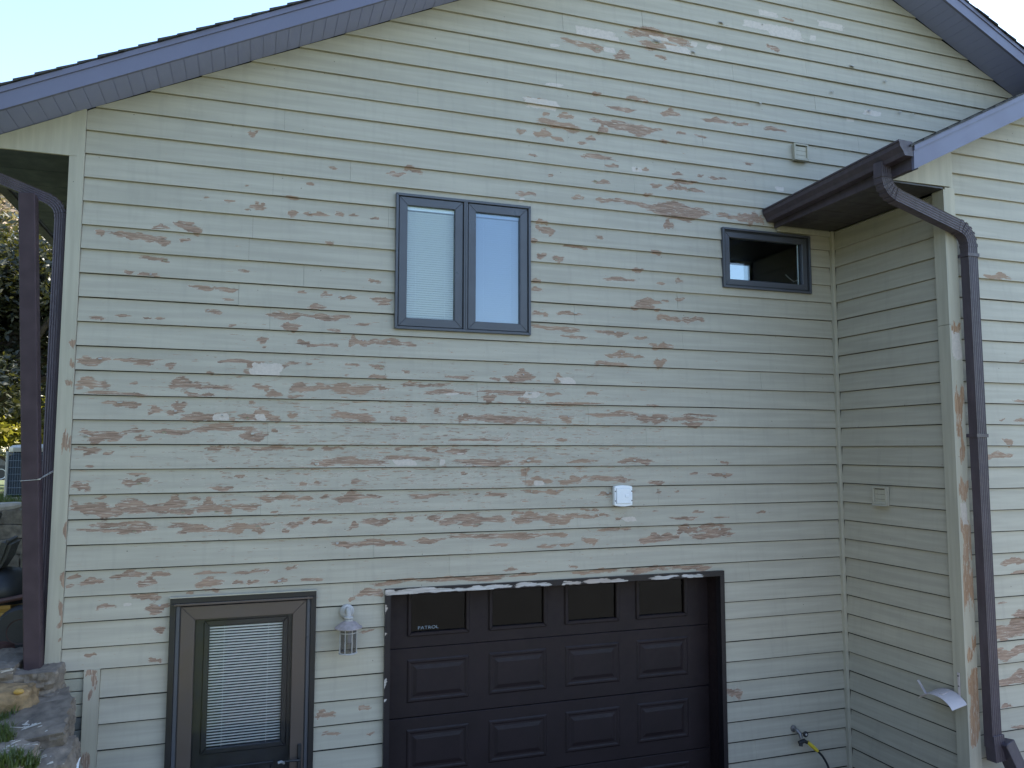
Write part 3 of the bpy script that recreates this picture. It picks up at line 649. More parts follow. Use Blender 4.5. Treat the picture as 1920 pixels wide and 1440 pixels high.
MB().prism([(XE-.02, zj(XE)+.10), (XA, ZA+.10), (XA, ZA+.149), (XE-.02, zj(XE-.02)+.149)], YO+.001, DEPTH+.3).build('roof_deck', 'sheath', roof)
MB().prism([(XA, ZA+.10), (13.0, zj(13)+.10), (13.0, zj(13.0)+.149), (XA, ZA+.149)], YO+.001, DEPTH+.3).build('roof_deck', 'sheath', roof)
shingles(XE-.06, XA, zj, .158, YO-.045, DEPTH+.35); shingles(13.03, XA, zj, .158, YO-.045, DEPTH+.35)
# main left eave: level soffit, fascia, gutter
for i in range(28):
    y0 = .014+i*.4
    MB().box(XE, -.088, y0, y0+.394, ZES, ZES+.012).build('soffit_panel', 'soffit_shaded', roof)
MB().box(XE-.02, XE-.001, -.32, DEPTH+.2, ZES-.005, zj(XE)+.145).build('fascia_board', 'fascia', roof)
KP = [(0, 0), (0, -.115), (-.075, -.115), (-.085, -.085), (-.115, -.045), (-.120, -.012), (-.128, -.010), (-.128, .004), (-.116, .004), (-.110, -.004), (-.10, -.05), (-.074, -.09), (-.068, -.105), (-.008, -.105), (-.008, 0)]
def gutter(xb, y0, y1, z0, z1):
    v = [(xb+a*1.05, y0, z0+c) for a, c in KP] + [(xb+a*1.05, y1, z1+c) for a, c in KP]; k = len(KP)
    mb = MB().add(v, [(i, i+k, (i+1) % k+k, (i+1) % k) for i in range(k)])
    cap = [(0, .0), (0, -.116), (-.077, -.116), (-.088, -.086), (-.118, -.046), (-.124, -.012), (-.130, -.008), (-.130, .005)]
    for y, z in ((y0, z0), (y1, z1)):
        mb.prism([(xb+a*1.05, z+c) for a, c in cap], y-.001, y+.004)
    return mb
gutter(XE-.021, -.33, DEPTH+.2, ZES+.09, ZES+.09).build('gutter', 'brown_metal', house)
# bay roof
BYO = BY - .335
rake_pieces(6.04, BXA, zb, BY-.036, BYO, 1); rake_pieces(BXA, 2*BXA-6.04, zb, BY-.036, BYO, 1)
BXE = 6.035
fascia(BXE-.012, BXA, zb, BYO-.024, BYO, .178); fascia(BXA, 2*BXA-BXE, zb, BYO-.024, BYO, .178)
MB().prism([(BXE, zb(BXE)+.10), (BXA, zb(BXA)+.10), (BXA, zb(BXA)+.149), (BXE, zb(BXE)+.149)], BYO+.001, -.002).build('roof_deck', 'sheath', roof)
MB().prism([(BXA, zb(BXA)+.10), (2*BXA-BXE, zb(BXE)+.10), (2*BXA-BXE, zb(BXE)+.149), (BXA, zb(BXA)+.149)], BYO+.001, -.002).build('roof_deck', 'sheath', roof)
shingles(BXE-.05, BXA, zb, .184, BYO-.04, -.001); shingles(2*BXA-BXE+.05, BXA, zb, .184, BYO-.04, -.001)
for i in range(5):
    y0 = -1.375+.003+i*.2705
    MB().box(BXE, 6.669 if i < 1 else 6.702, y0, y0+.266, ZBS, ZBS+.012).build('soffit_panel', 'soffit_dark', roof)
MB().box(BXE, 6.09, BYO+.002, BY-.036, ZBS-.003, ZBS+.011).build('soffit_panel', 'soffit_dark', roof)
v = [(BXE-.018, -.002, -.19), (BXE-.0005, -.002, -.19), (BXE-.018, BYO, -.180), (BXE-.0005, BYO, -.180)]
v += [(a, b_, -.015) for a, b_, c in v]
MB().add(v, [(0, 1, 3, 2), (4, 6, 7, 5), (0, 4, 5, 1), (2, 3, 7, 6), (0, 2, 6, 4), (1, 5, 7, 3)]).build('fascia_board', 'brown_metal', roof)
# metal apron on the gutter back and the bay gutter
gutter(BXE-.019, BYO-.022, -.004, .030, -.022).build('gutter', 'brown_metal', house)

# ---- downspouts
def rib_prof(wd, dp):          # ribbed rectangular pipe
    pr = []; n_ = 5
    for i in range(n_*2+1): pr.append((-wd/2+wd*i/(n_*2), -dp/2+(.0042 if i % 2 else 0)))
    pr += [(wd/2, dp/2)]; pr += [(wd/2-wd*i/4, dp/2) for i in range(1, 5)]
    return pr
def arc(p0, p1, p2, rad, n_=11):
    p0, p1, p2 = map(Vector, (p0, p1, p2)); a = (p0-p1).normalized(); b_ = (p2-p1).normalized()
    s, e = p1+a*rad, p1+b_*rad
    return [((1-t)**2)*s + 2*t*(1-t)*p1 + t*t*e for t in [i/n_ for i in range(n_+1)]]
def pipe(parent, name, path, prof, right, mat='brown_metal'):
    return MB().section(path, prof, right).build(name, mat, parent)
ds = part('downspout', house)
PR = rib_prof(.105, .078)
A0, A1, A2, A3 = (5.955, -1.452, -.06), (5.957, -1.452, -.285), (6.860, -1.425, -.535), (6.862, -1.425, -4.70)
e1 = arc(A0, A1, A2, .13); e2 = arc(A1, A2, A3, .13)
RT = (.05, -1, 0)
PR2 = [(-b_, a) for a, b_ in PR]
def corrug(path, prof, right, parent, big=1.07):
    mb = MB()
    for i in range(len(path)-1):
        t = (Vector(path[i+1])-Vector(path[i])); f = big if i % 2 == 0 else .96
        mb.section([Vector(path[i])-t*.12, Vector(path[i+1])+t*.12], [(a*f, c*f) for a, c in prof], right)
    return mb.build('elbow', 'brown_metal', parent)
pipe(ds, 'pipe', [A0, e1[0]], PR2, RT); corrug(e1, PR2, RT, ds)
pipe(ds, 'pipe', [e1[-1], e2[0]], PR2, RT); corrug(e2, PR2, RT, ds)
pipe(ds, 'pipe', [e2[-1], (6.862, -1.425, -2.60)], PR2, RT)
pipe(ds, 'pipe', [(6.862, -1.425, -2.56), A3], [(a*.97, c*.97) for a, c in PR2], RT)
for z in (-.735, -2.235):
    mb = MB().box(6.806, 6.918, -1.470, -1.464, z-.014, z+.014).box(6.800, 6.806, -1.470, BY-.002, z-.014, z+.014).box(6.918, 6.924, -1.470, BY-.002, z-.014, z+.014)
    mb.box(6.770, 6.806, BY-.008, BY-.001, z-.012, z+.012).box(6.918, 6.954, BY-.008, BY-.001, z-.012, z+.012)
    mb.build('strap', 'brown_metal', ds)
    MB().lathe([(.006, 0), (.006, -.006), (.003, -.009)], (6.785, BY-.006, z), 8, 'y').build('screw', 'wire', ds)
# hinged extension at the foot
MB().section([(6.87, -1.43, -4.60), (6.88, -1.435, -4.80)], [(a*1.12, c*1.12) for a, c in PR2], RT).build('collar', 'brown_metal', ds, bevel=.002)
MB().section([(6.94, -1.452, -4.655), (7.26, -1.60, -5.50)], [(-.06, -.052), (.06, -.052), (.06, .052), (-.06, .052)], RT).build('hinged_spout', 'brown_metal', ds, bevel=.004)
MB().tube([(6.90, -1.52, -4.672), (6.90, -1.39, -4.672)], .012, 8).build('hinge_pin', 'brown_metal', ds)

ds2 = part('downspout', house)
B1, B2, B3 = (-.80, -.045, -.345), (-.145, .055, -.570), (-.142, .055, -3.90)
PRb = [(-b_*.85, a*.72) for a, b_ in PR]
f1 = arc(B1, B2, B3, .10)
pipe(ds2, 'pipe', [(-.80, -.045, -.22), B1], PRb, (0, -1, .001)); pipe(ds2, 'pipe', [B1, f1[0]], PRb, (0, -1, 0)); corrug(f1, PRb, (0, -1, 0), ds2)
pipe(ds2, 'pipe', [f1[-1], B3], PRb, (0, -1, 0))

# ---- leaning brown post under the eave
top, bot = Vector((-.338, -.045, -.545)), Vector((-.150, -.045, -3.905))
mb = MB().section([top, bot], [(-.052, -.055), (.052, -.055), (.052, .055), (-.052, .055)], (1, 0, 0))
pst = mb.build('porch_post', 'post', None, bevel=.006)
tag(pst, 'leaning brown square post beside the house corner, standing on flat stones', 'post')
wr = MB(); zc = -2.56; xc = top.x + (top.z-zc)/(top.z-bot.z)*(bot.x-top.x)
loop = [(xc-.056, -.104, zc-.008), (xc+.056, -.104, zc), (xc+.058, .0, zc+.012), (-.105, .012, zc+.050)]
wr.tube(loop, .0019, 6); wr.tube([(xc+.056, -.104, zc), (xc+.07, -.05, zc+.02), (-.103, -.012, zc+.058)], .0017, 6); wr.tube([(xc+.05, -.107, zc), (xc+.068, -.11, zc+.004)], .005, 6)
tag(wr.build('tie_wire', 'wire'), 'thin galvanised wire tying the leaning post to the house corner', 'wire')

# ---- foundation blocks below the left corner
fnd = MB().box(-.07, .148, .030, .10, FLOOR, -3.90).build('foundation', 'mortar', house)
zc = -3.905; r = random.Random(5); row = 0
while zc > -5.2:
    hgt = .088 if row else .05; xs_ = [-.072, .148] if row < 4 else [-.072, .05, .148]
    for i in range(len(xs_)-1):
        MB().box(xs_[i]+.003, xs_[i+1]-.003, .012+r.uniform(-.002, .003), .031, zc-hgt+.0035, zc-.0025).build('block', 'block' if row < 4 else 'block_grey', fnd, bevel=.004)
    zc -= hgt; row += 1

# ---- casement window pair
def blind_mesh(x0, x1, z0, z1, y, pitch, tilt, depth=.02):
    mb = MB(); n_ = int((z1-z0)/pitch)
    for i in range(n_):
        z = z1-.02-pitch*i-pitch/2; c, s = math.cos(tilt)*depth/2, math.sin(tilt)*depth/2
        q = [(x0, y-c, z-s), (x1, y-c, z-s), (x1, y, z+.0012), (x0, y, z+.0012), (x1, y+c, z+s), (x0, y+c, z+s)]
        mb.add(q, [(0, 1, 2, 3), (3, 2, 4, 5)])
    for t in (.2, .8):
        xx = x0+(x1-x0)*t; mb.tube([(xx, y-depth*.6, z1), (xx, y-depth*.6, z0)], .0008, 4)
    return mb
def room(parent, x0, x1, z0, z1, y0, y1, mat='room'):
    mb = MB(); v = [(x, y, z) for z in (z0, z1) for y in (y0, y1) for x in (x0, x1)]
    mb.add(v, [(0, 1, 3, 2), (4, 6, 7, 5), (2, 3, 7, 6), (0, 2, 6, 4), (1, 5, 7, 3)])
    me = bpy.data.meshes.new('interior'); me.from_pydata(mb.v, [], mb.f); return link('interior', me, mat, parent)
wn = part('casement_window', house)
x0, x1, z0, z1 = WIN; xm = (2.880+2.905)/2
MB().frame(x0, x1, z0, z1, .022, -.022, .05).build('frame', 'win_frame', wn, bevel=.002)
MB().box(xm-.017, xm+.017, -.022, .05, z0+.022, z1-.022).build('mullion', 'win_frame', wn, bevel=.002)
MB().box(xm-.002, xm+.002, -.0235, -.0215, z0+.022, z1-.022).build('mullion_seam', 'win_dark', wn)
for a, b_ in ((x0+.025, xm-.020), (xm+.020, x1-.025)):
    MB().frame(a+.004, b_-.004, z0+.027, z1-.027, .068, -.012, .04).build('sash', 'win_frame', wn, bevel=.003)
    MB().frame(a-.003, b_+.003, z0+.0225, z1-.0225, .012, .0, .045).build('gasket', 'win_dark', wn)
    a2, b2, c2, d2 = a+.070, b_-.070, z0+.093, z1-.093
    MB().box(a2-.004, b2+.004, .014, .017, c2-.004, d2+.004).build('pane', 'glass' if a < xm-.3 else 'glass_sky_tint', wn)
    MB().box(a2-.004, b2+.004, .022, .046, d2-.032, d2+.004).build('blind_headrail', 'blind', wn)
    blind_mesh(a2-.003, b2+.003, c2-.004, d2-.02, .036, .0190, -.66 if a < xm-.3 else -.9, .0215).build('blind', 'blind', wn, kind='stuff')
room(wn, x0+.02, x1-.02, z0+.02, z1-.02, .051, .6)

# ---- small fixed window under the bay eave
ws = part('small_window', house)
x0, x1, z0, z1 = SMALL
MB().frame(x0, x1, z0, z1, .020, -.020, .05).build('frame', 'win_frame', ws, bevel=.002)
MB().frame(x0+.021, x1-.021, z0+.021, z1-.021, .014, -.004, .05).build('gasket', 'win_dark', ws)
MB().frame(x0+.026, x1-.026, z0+.026, z1-.026, .062, .002, .05).build('sash', 'win_frame', ws, bevel=.004)
MB().box(x0+.08, x1-.08, .030, .033, z0+.08, z1-.08).build('pane', 'glass', ws)
MB().box(x1-.118, x1-.112, .036, .044, z0+.085, z1-.085).build('bead', 'blind', ws)
rm = room(ws, x0+.02, x1+3.2, z0-1.6, z1+1.3, .051, 3.2)
q = onY(1384, 512, 3.1)
fx0, fx1, fz0, fz1 = onY(1360, 512, 3.1)[0], onY(1402, 512, 3.1)[0], onY(1384, 540, 3.1)[2], onY(1384, 498, 3.1)[2]
MB().box(fx0, fx1, 3.10, 3.12, fz0, fz1).build('far_window_pane', 'daylit', ws)
MB().frame(fx0-.06, fx1+.06, fz0-.06, fz1+.06, .06, 3.06, 3.13).build('far_window_frame', 'blind', ws)
q0 = onY(1473, 515, .5); MB().tube([q0, onY(1480, 522, .5), onY(1488, 528, .5), onY(1496, 525, .5)], .006, 6).build('curtain_cord', 'blind', ws)

# ---- entry door with storm door
dr = part('entry_door', house)
x0, x1, _, z1 = DOOR; zb0 = FLOOR+.03
mb = MB().box(x0, x0+.040, -.030, .05, zb0, z1-.040).box(x1-.040, x1, -.030, .05, zb0, z1-.040).box(x0, x1, -.030, .05, z1-.0395, z1)
mb.build('casing', 'door_dark', dr, bevel=.002)
MB().box(x0-.004, x1+.004, -.040, -.002, z1+.0005, z1+.008).build('drip_cap', 'trim', dr)
MB().box(x0+.026, x1-.026, -.040, -.031, z1-.058, z1-.041).build('rain_rail', 'storm', dr, bevel=.003)
mb = MB().box(x0+.041, x0+.066, -.018, .04, zb0, z1-.062).box(x1-.066, x1-.041, -.018, .04, zb0, z1-.062)
mb.build('storm_jamb', 'win_frame', dr, bevel=.002)
mb = MB().box(x0+.0665, x0+.072, -.012, .04, zb0, z1-.066).box(x1-.072, x1-.0665, -.012, .04, zb0, z1-.066)
mb.build('weather_seal', 'win_dark', dr)
MB().frame(x0+.073, x1-.073, zb0+.01, z1-.068, .098, -.014, .022).build('storm_door_frame', 'storm', dr, bevel=.003)
MB().box(x0+.165, x1-.165, .004, .007, zb0+.10, z1-.160).build('storm_pane', 'glass_clear', dr)
xi0, xi1 = x0+.09, x1-.09
px0, px1, pz0, pz1 = .962, 1.482, -4.536, -3.660
# inner door slab with its glazed opening
mb = MB().box(xi0-.03, px0-.035, .048, .088, zb0, z1-.05).box(px1+.035, xi1+.03, .048, .088, zb0, z1-.05)
mb.box(px0-.035, px1+.035, .048, .088, zb0, pz0-.035).box(px0-.035, px1+.035, .048, .088, pz1+.035, z1-.05)
mb.build('inner_door', 'door_dark', dr)
MB().frame(px0-.042, px1+.042, pz0-.042, pz1+.042, .042, .036, .083).build('glazing_frame', 'door_dark', dr, bevel=.006)
MB().box(px0-.002, px1+.002, .046, .048, pz0-.002, pz1+.002).build('pane', 'glass_clear', dr)
blind_mesh(px0-.002, px1+.002, pz0, pz1+.016, .0605, .0207, -.80, .0200).build('blind', 'blind', dr, kind='stuff')
MB().box(px0-.03, px1+.03, .084, .087, pz0-.03, pz1+.03).build('blind_backing', 'win_dark', dr)
for zz in (-4.72, -5.22):
    MB().frame(1.0, 1.44, zz-.18 if zz < -5 else zz-.10, zz+.12 if zz < -5 else zz+.04, .02, .041, .049).build('raised_panel', 'door_dark', dr, bevel=.004)
MB().box(x1-.115, x1-.087, -.030, -.0145, -4.76, -4.555).build('handle_plate', 'rubber', dr, bevel=.004)
MB().tube([(x1-.100, -.03, -4.66), (x1-.100, -.062, -4.66), (x1-.165, -.066, -4.655), (x1-.205, -.060, -4.66)], .009, 8).build('lever_handle', 'rubber', dr)
MB().tube([(1.515, .046, -4.700), (1.515, .028, -4.700), (1.495, .020, -4.685), (1.470, .019, -4.690)], .010, 8).build('inner_lever', 'lamp_white', dr)

# ---- garage door
gd = part('garage_door', house)
x0, x1, _, z1 = GAR
GT = [(0, 0, 0, 0, 0)][:0]
for t in '40 178 160 190;90 180 330 186;230 170 400 180;490 158 690 172;500 170 640 178;740 145 900 158;980 132 1060 144;1090 125 1200 140;1130 120 1290 132;1430 102 1560 122;1590 95 1690 112;420 175 470 182'.split(';'):
    a = [float(q) for q in t.split()]; q0, q1 = onY(700+a[0]/2.743, 1040+a[1]/2.743, -.02), onY(700+a[2]/2.743, 1040+a[3]/2.743, -.02); zc = z1-.022
    GT.append((0, (q0[0]+q1[0])/2, z1-.024+random.uniform(-.010, .006), abs(q1[0]-q0[0])/2*1.05, .017))
trim_board(gd, 'header_trim', x0, x1, -.024, .05, z1-.046, z1, GT, 'dark_trim', False)
GL = [(0, x0+.006, z, .009, h) for z, h in ((-3.60, .03), (-3.80, .012), (-4.16, .04), (-4.30, .015))]
trim_board(gd, 'side_trim', x0, x0+.044, -.024, .05, FLOOR+.03, z1-.0465, GL, 'dark_trim')
trim_board(gd, 'side_trim', x1-.044, x1, -.024, .05, FLOOR+.03, z1-.0465, [], 'dark_trim')
for a in (x0+.010, x1-.040): MB().box(a, a+.030, .0505, .26, FLOOR+.03, z1-.01).build('jamb', 'garage', gd)
MB().box(x0+.040, x1-.040, .0505, .26, z1-.03, z1-.01).build('head_jamb', 'garage', gd)
YD = .20; gx0, gx1 = x0+.041, x1-.041
secs = [-3.420, -3.9715, -4.5265, -5.0815, -5.636]
cols = [2.737, 3.434, 4.130, 4.825]
for i in range(4):
    a, b_ = secs[i+1]+.003, secs[i]-.003
    if i == 0:
        mb = MB(); ed = [gx0] + sum([[c-.236, c+.236] for c in cols], []) + [gx1]
        for j in range(0, len(ed), 2): mb.box(ed[j], ed[j+1], YD, YD+.04, a, b_)
        for c in cols: mb.box(c-.236, c+.236, YD, YD+.04, a, -3.853).box(c-.236, c+.236, YD, YD+.04, -3.541, b_)
        mb.build('door_section', 'garage', gd)
        for c in cols:
            MB().frame(c-.262, c+.262, -3.879, -3.515, .030, YD-.016, YD+.03).build('window_surround', 'garage', gd, bevel=.005)
            MB().box(c-.233, c+.233, YD+.014, YD+.017, -3.850, -3.544).build('pane', 'glass_dark', gd)
    else:
        MB().box(gx0, gx1, YD, YD+.04, a, b_).build('door_section', 'garage', gd, bevel=.004)
        zc = (a+b_)/2+.012
        for c in cols:
            pw, ph = .262, .172
            lv = [(0, 0, .0), (.012, .012, -.007), (.024, .024, -.007), (.036, .036, -.002), (.05, .05, -.002), (.080, .080, -.011)]
            v = []
            for dx, dz, yy in lv: v += [(c-pw+dx, YD+yy-.001, zc-ph+dz), (c+pw-dx, YD+yy-.001, zc-ph+dz), (c+pw-dx, YD+yy-.001, zc+ph-dz), (c-pw+dx, YD+yy-.001, zc+ph-dz)]
            f = [(q*4+s, q*4+(s+1) % 4, q*4+4+(s+1) % 4, q*4+4+s) for q in range(len(lv)-1) for s in range(4)] + [tuple(len(lv)*4-4+s for s in range(4))]
            MB().add(v, f).build('raised_panel', 'garage', gd)
room(gd, gx0, gx1, -4.6, -3.3, .242, 2.6, 'win_dark')
fc = bpy.data.curves.new('lettering', 'FONT'); fc.body = 'PATROL'; fc.size = .058; fc.space_character = 1.05; fc.extrude = .0004
fo = bpy.data.objects.new('lettering', fc); COL.objects.link(fo); bpy.context.view_layer.update()
me = bpy.data.meshes.new_from_object(fo.evaluated_get(bpy.context.evaluated_depsgraph_get())); bpy.data.objects.remove(fo)
lt = link('window_lettering', me, 'ac_wire', gd); q = onY(783, 1181, YD+.013)
lt.location = Vector(lt.location) + Vector((q[0], YD+.0128, q[2]+.003)); lt.rotation_euler = (math.radians(90), 0, 0); lt.scale = (.80, .62, 1)

# ================================================================== SMALL THINGS ON THE WALL
# lantern
q = onY(650, 1150, -.01); lx = 1.957
lan = thing('wall_lantern', 'chalky white caged porch lantern on the wall between the two doors', 'lantern', (lx, -.015, -3.60))
MB().lathe([(.056, 0), (.056, -.008), (.050, -.016), (.030, -.022)], (lx, -.004, -3.605), 24, 'y').build('back_plate', 'lamp_white', lan, smooth=True)
MB().tube([(lx, -.02, -3.612), (lx, -.06, -3.575), (lx, -.105, -3.572), (lx, -.120, -3.60), (lx, -.120, -3.645)], [.017, .017, .019, .021, .021], 12).build('arm', 'lamp_white', lan, smooth=True)
lc = (lx, -.120, 0)
MB().lathe([(.020, -3.618), (.034, -3.622), (.036, -3.632), (.024, -3.638), (.033, -3.644), (.033, -3.652)], lc, 20).build('cap', 'lamp_white', lan, smooth=True)
MB().lathe([(.030, -3.650), (.036, -3.655), (.062, -3.668), (.088, -3.690), (.104, -3.700), (.104, -3.707), (.095, -3.706), (.05, -3.685)], lc, 28).build('shade', 'lamp_rust', lan, smooth=True)
MB().lathe([(.060, -3.705), (.060, -3.888)], lc, 24).build('glass', 'lamp_glass', lan, smooth=True)
MB().lathe([(.014, -3.70), (.016, -3.74), (.026, -3.765), (.030, -3.79), (.024, -3.815), (.008, -3.826)], lc, 16).build('bulb', 'lamp_white', lan, smooth=True)
for zz, rr in ((-3.738, .066), (-3.890, .066)):
    mb = MB(); mb.tube([(lc[0]+rr*math.cos(t*math.pi/12), lc[1]+rr*math.sin(t*math.pi/12), zz) for t in range(25)], .0038 if zz > -3.8 else .006, 6, False)
    mb.build('ring', 'lamp_white', lan, smooth=True)
for i in range(8):
    a = i*math.pi/4+math.radians(-72)
    MB().tube([(lc[0]+.0665*math.cos(a), lc[1]+.0665*math.sin(a), z) for z in (-3.704, -3.892)], .0036, 6).build('cage_bar', 'lamp_white', lan)
# white weatherproof box
bx = thing('electrical_box', 'white weatherproof electrical cover screwed to the wall above the garage door', 'electrical box', (4.332, 0, -2.85))
def rrect(x0, x1, z0, z1, bul, y0, y1):
    n_ = 8; pl = [(x0+(x1-x0)*i/n_, z0-bul*math.sin(math.pi*i/n_)) for i in range(n_+1)] + [(x1-(x1-x0)*i/n_, z1+bul*math.sin(math.pi*i/n_)) for i in range(n_+1)]
    return MB().prism(pl, y0, y1)
rrect(4.246, 4.420, -2.838, -2.674, .010, -.040, .006).build('base', 'white_box', bx, bevel=.004, seg=2)
MB().box(4.262, 4.404, -.050, -.0405, -2.822, -2.690).build('lid', 'white_box', bx, bevel=.003)
MB().frame(4.262, 4.404, -2.822, -2.690, .002, -.0415, -.0402).build('lid_seam', 'screw', bx)
for zz in (-2.734, -2.778): MB().box(4.275, 4.395, -.0512, -.0501, zz, zz+.0015).build('ridge', 'white_box', bx)
MB().box(4.345, 4.378, -.054, -.0501, -2.768, -2.745).build('latch', 'white_box', bx, bevel=.001)
for a in (4.254, 4.412):
    for zz in (-2.715, -2.798): MB().lathe([(.0055, 0), (.0055, -.002), (.003, -.003)], (a, -.0402, zz), 10, 'y').build('screw', 'screw', bx)
# vents
def vent(loc, rz, label):
    t = thing('vent_hood', label, 'vent', loc, rz, None)
    def bl(mb, name, **k): return mb.build(name, 'trim', t, local=True, **k)
    bl(MB().frame(-.084, .084, -.080, .080, .016, -.034, .004), 'frame', bevel=.002)
    for i in range(3):
        z = .034-.045*i
        bl(MB().prism([(-.066, z-.0215), (.066, z-.0215), (.066, z+.0205), (-.066, z+.0205)], -.019, -.014), 'louver')
    MB().box(-.066, .066, -.012, -.004, -.064, .066).build('throat', 'win_dark', t, local=True)
    bl(MB().add([(-.084, -.034, -.0805), (.084, -.034, -.0805), (.084, .002, -.0805), (-.084, .002, -.0805), (-.084, -.046, -.092), (.084, -.046, -.092), (.084, .002, -.092), (-.084, .002, -.092)], [(0, 1, 2, 3), (4, 7, 6, 5), (0, 4, 5, 1), (1, 5, 6, 2), (2, 6, 7, 3), (3, 7, 4, 0)]), 'lip')
    return t
vent((6.344, .0, .612), 0, 'square sage painted vent hood on the clapboards just above the brown gutter')
vent((6.703, -.532, -2.767), -math.pi/2, 'square sage painted vent hood low on the side wall of the bay')
# curved metal hose hanger on the bay corner
hg = thing('hose_hanger', 'bent pale metal hose hanger fixed to the bay side wall at its corner', 'hanger', (6.668, -1.20, -4.34))
def saddle():
    mb = MB(); n_ = 12; v = []
    for i in range(n_+1):
        t = -1.12+2.24*i/n_; r_ = .175
        yy = -1.215 + r_*math.sin(t)*1.05; zz = -4.42 + r_*math.cos(t)*.72
        flip = .02*abs(t)
        v += [(6.660, yy, zz), (6.505, yy, zz-.030)]
    f = [(2*i, 2*i+1, 2*i+3, 2*i+2) for i in range(n_)]
    w_ = [(a, b_, c-.004) for a, b_, c in v]; k = len(v)
    mb.add(v + w_, f + [tuple(q+k for q in reversed(g)) for g in f] + [(0, 2*n_, 2*n_+k, k)][:0] + [(2*i+1, 2*i+1+k, 2*i+3+k, 2*i+3) for i in range(n_)] + [(2*i, 2*i+2, 2*i+2+k, 2*i+k) for i in range(n_)])
    return mb
saddle().build('saddle', 'bracket', hg, smooth=True)
MB().box(6.664, 6.670, -1.318, -1.296, -4.36, -4.140).build('mount_tab', 'bracket', hg, bevel=.002)
MB().section([(6.552, -1.085, -4.355), (6.540, -1.020, -4.262)], [(-.002, -.016), (.002, -.016), (.002, .016), (-.002, .016)], (0, .3, 1)).build('end_lip', 'bracket', hg)
MB().section([(6.648, -1.228, -4.300), (6.545, -1.240, -4.315)], [(-.006, -.016), (.006, -.016), (.006, .016), (-.006, .016)], (0, 0, 1)).build('rib', 'bracket', hg)
for zz in (-4.165, -4.245): MB().lathe([(.006, 0), (.006, -.004)], (6.664, -1.307, zz), 8, 'x').build('screw', 'screw', hg)
# tap and hose
q = onY(1488, 1366, 0); tx, tz = q[0], q[2]
tap = thing('hose_tap', 'tarnished outdoor tap with twin outlets on the wall right of the garage', 'tap', (tx, 0, tz))
MB().lathe([(.030, .004), (.030, -.004), (.016, -.008), (.014, -.05)], (tx, 0, tz), 16, 'y').build('flange', 'brass', tap, smooth=True)
MB().tube([(tx, -.04, tz), (tx+.012, -.075, tz-.022), (tx+.016, -.085, tz-.065)], [.016, .018, .015], 10).build('spout', 'brass', tap, smooth=True)
MB().lathe([(.024, -.10), (.027, -.105), (.027, -.114), (.012, -.118)], (tx+.045, 0, tz-.020), 14, 'y').build('handle_wheel', 'rubber', tap, smooth=True)
MB().lathe([(.010, -.118), (.010, -.122)], (tx+.045, 0, tz-.020), 10, 'y').build('wheel_screw', 'lamp_white', tap)
MB().tube([(tx-.01, -.085, tz-.10), (tx+.055, -.085, tz-.085)], .018, 10).build('splitter', 'rubber', tap, smooth=True)
MB().tube([(tx+.010, -.085, tz-.09), (tx+.004, -.09, tz-.128)], [.016, .018], 10).build('capped_outlet', 'rubber', tap, smooth=True)
MB().tube([(tx+.045, -.085, tz-.088), (tx+.080, -.09, tz-.105)], .015, 10).build('outlet', 'rubber', tap, smooth=True)
hs = thing('garden_hose', 'black garden hose with a yellow end grip hanging from the tap', 'hose', (tx+.2, -.1, FLOOR))
g0 = Vector((tx+.078, -.09, tz-.100))
MB().tube([g0, g0+Vector((.060, -.004, -.050)), g0+Vector((.105, -.006, -.090))], [.0165, .0175, .0145], 12).build('grip', 'yellow', hs, smooth=True)
a = g0+Vector((.103, -.006, -.088)); pts = [a, a+Vector((.055, -.01, -.06)), a+Vector((.10, -.02, -.15)), a+Vector((.125, -.03, -.27)), a+Vector((.13, -.05, -.42)), a+Vector((.10, -.12, -.50))]
pts[-1].z = FLOOR+.03; pts.append(Vector((pts[-1].x-.3, -.35, FLOOR+.016))); pts.append(Vector((pts[-1].x-.8, -.42, FLOOR+.016)))
def spline(pts, n_=8):
    out = []; P_ = [pts[0]]+pts+[pts[-1]]
    for i in range(1, len(P_)-2):
        for j in range(n_):
            t = j/n_; p0, p1, p2, p3 = P_[i-1], P_[i], P_[i+1], P_[i+2]
            out.append(.5*((2*p1)+(-p0+p2)*t+(2*p0-5*p1+4*p2-p3)*t*t+(-p0+3*p1-3*p2+p3)*t**3))
    return out+[pts[-1]]
MB().tube(spline(pts), .0105, 10).build('hose', 'rubber', hs, smooth=True)
# loose paint curls on the gable
r = random.Random(9)
for px, py, ln in ((1597, 122, .05), (1352, 40, .05), (1688, 208, .03), (1630, 205, .03), (1232, 74, .07), (1425, 192, .03), (1300, 95, .04), (1560, 170, .02), (1660, 150, .03), (1712, 212, .02)):
    q = onY(px, py, 0); n_ = 5; v = []
    for i in range(n_+1):
        t = i/n_; v += [(q[0]-ln/2, -.004-.02*t*t, q[2]-.028*t+.008*t*t), (q[0]+ln/2, -.003-.016*t*t, q[2]-.030*t)]
    MB().add(v, [(2*i, 2*i+1, 2*i+3, 2*i+2) for i in range(n_)]).build('paint_curl', 'chip', fw)

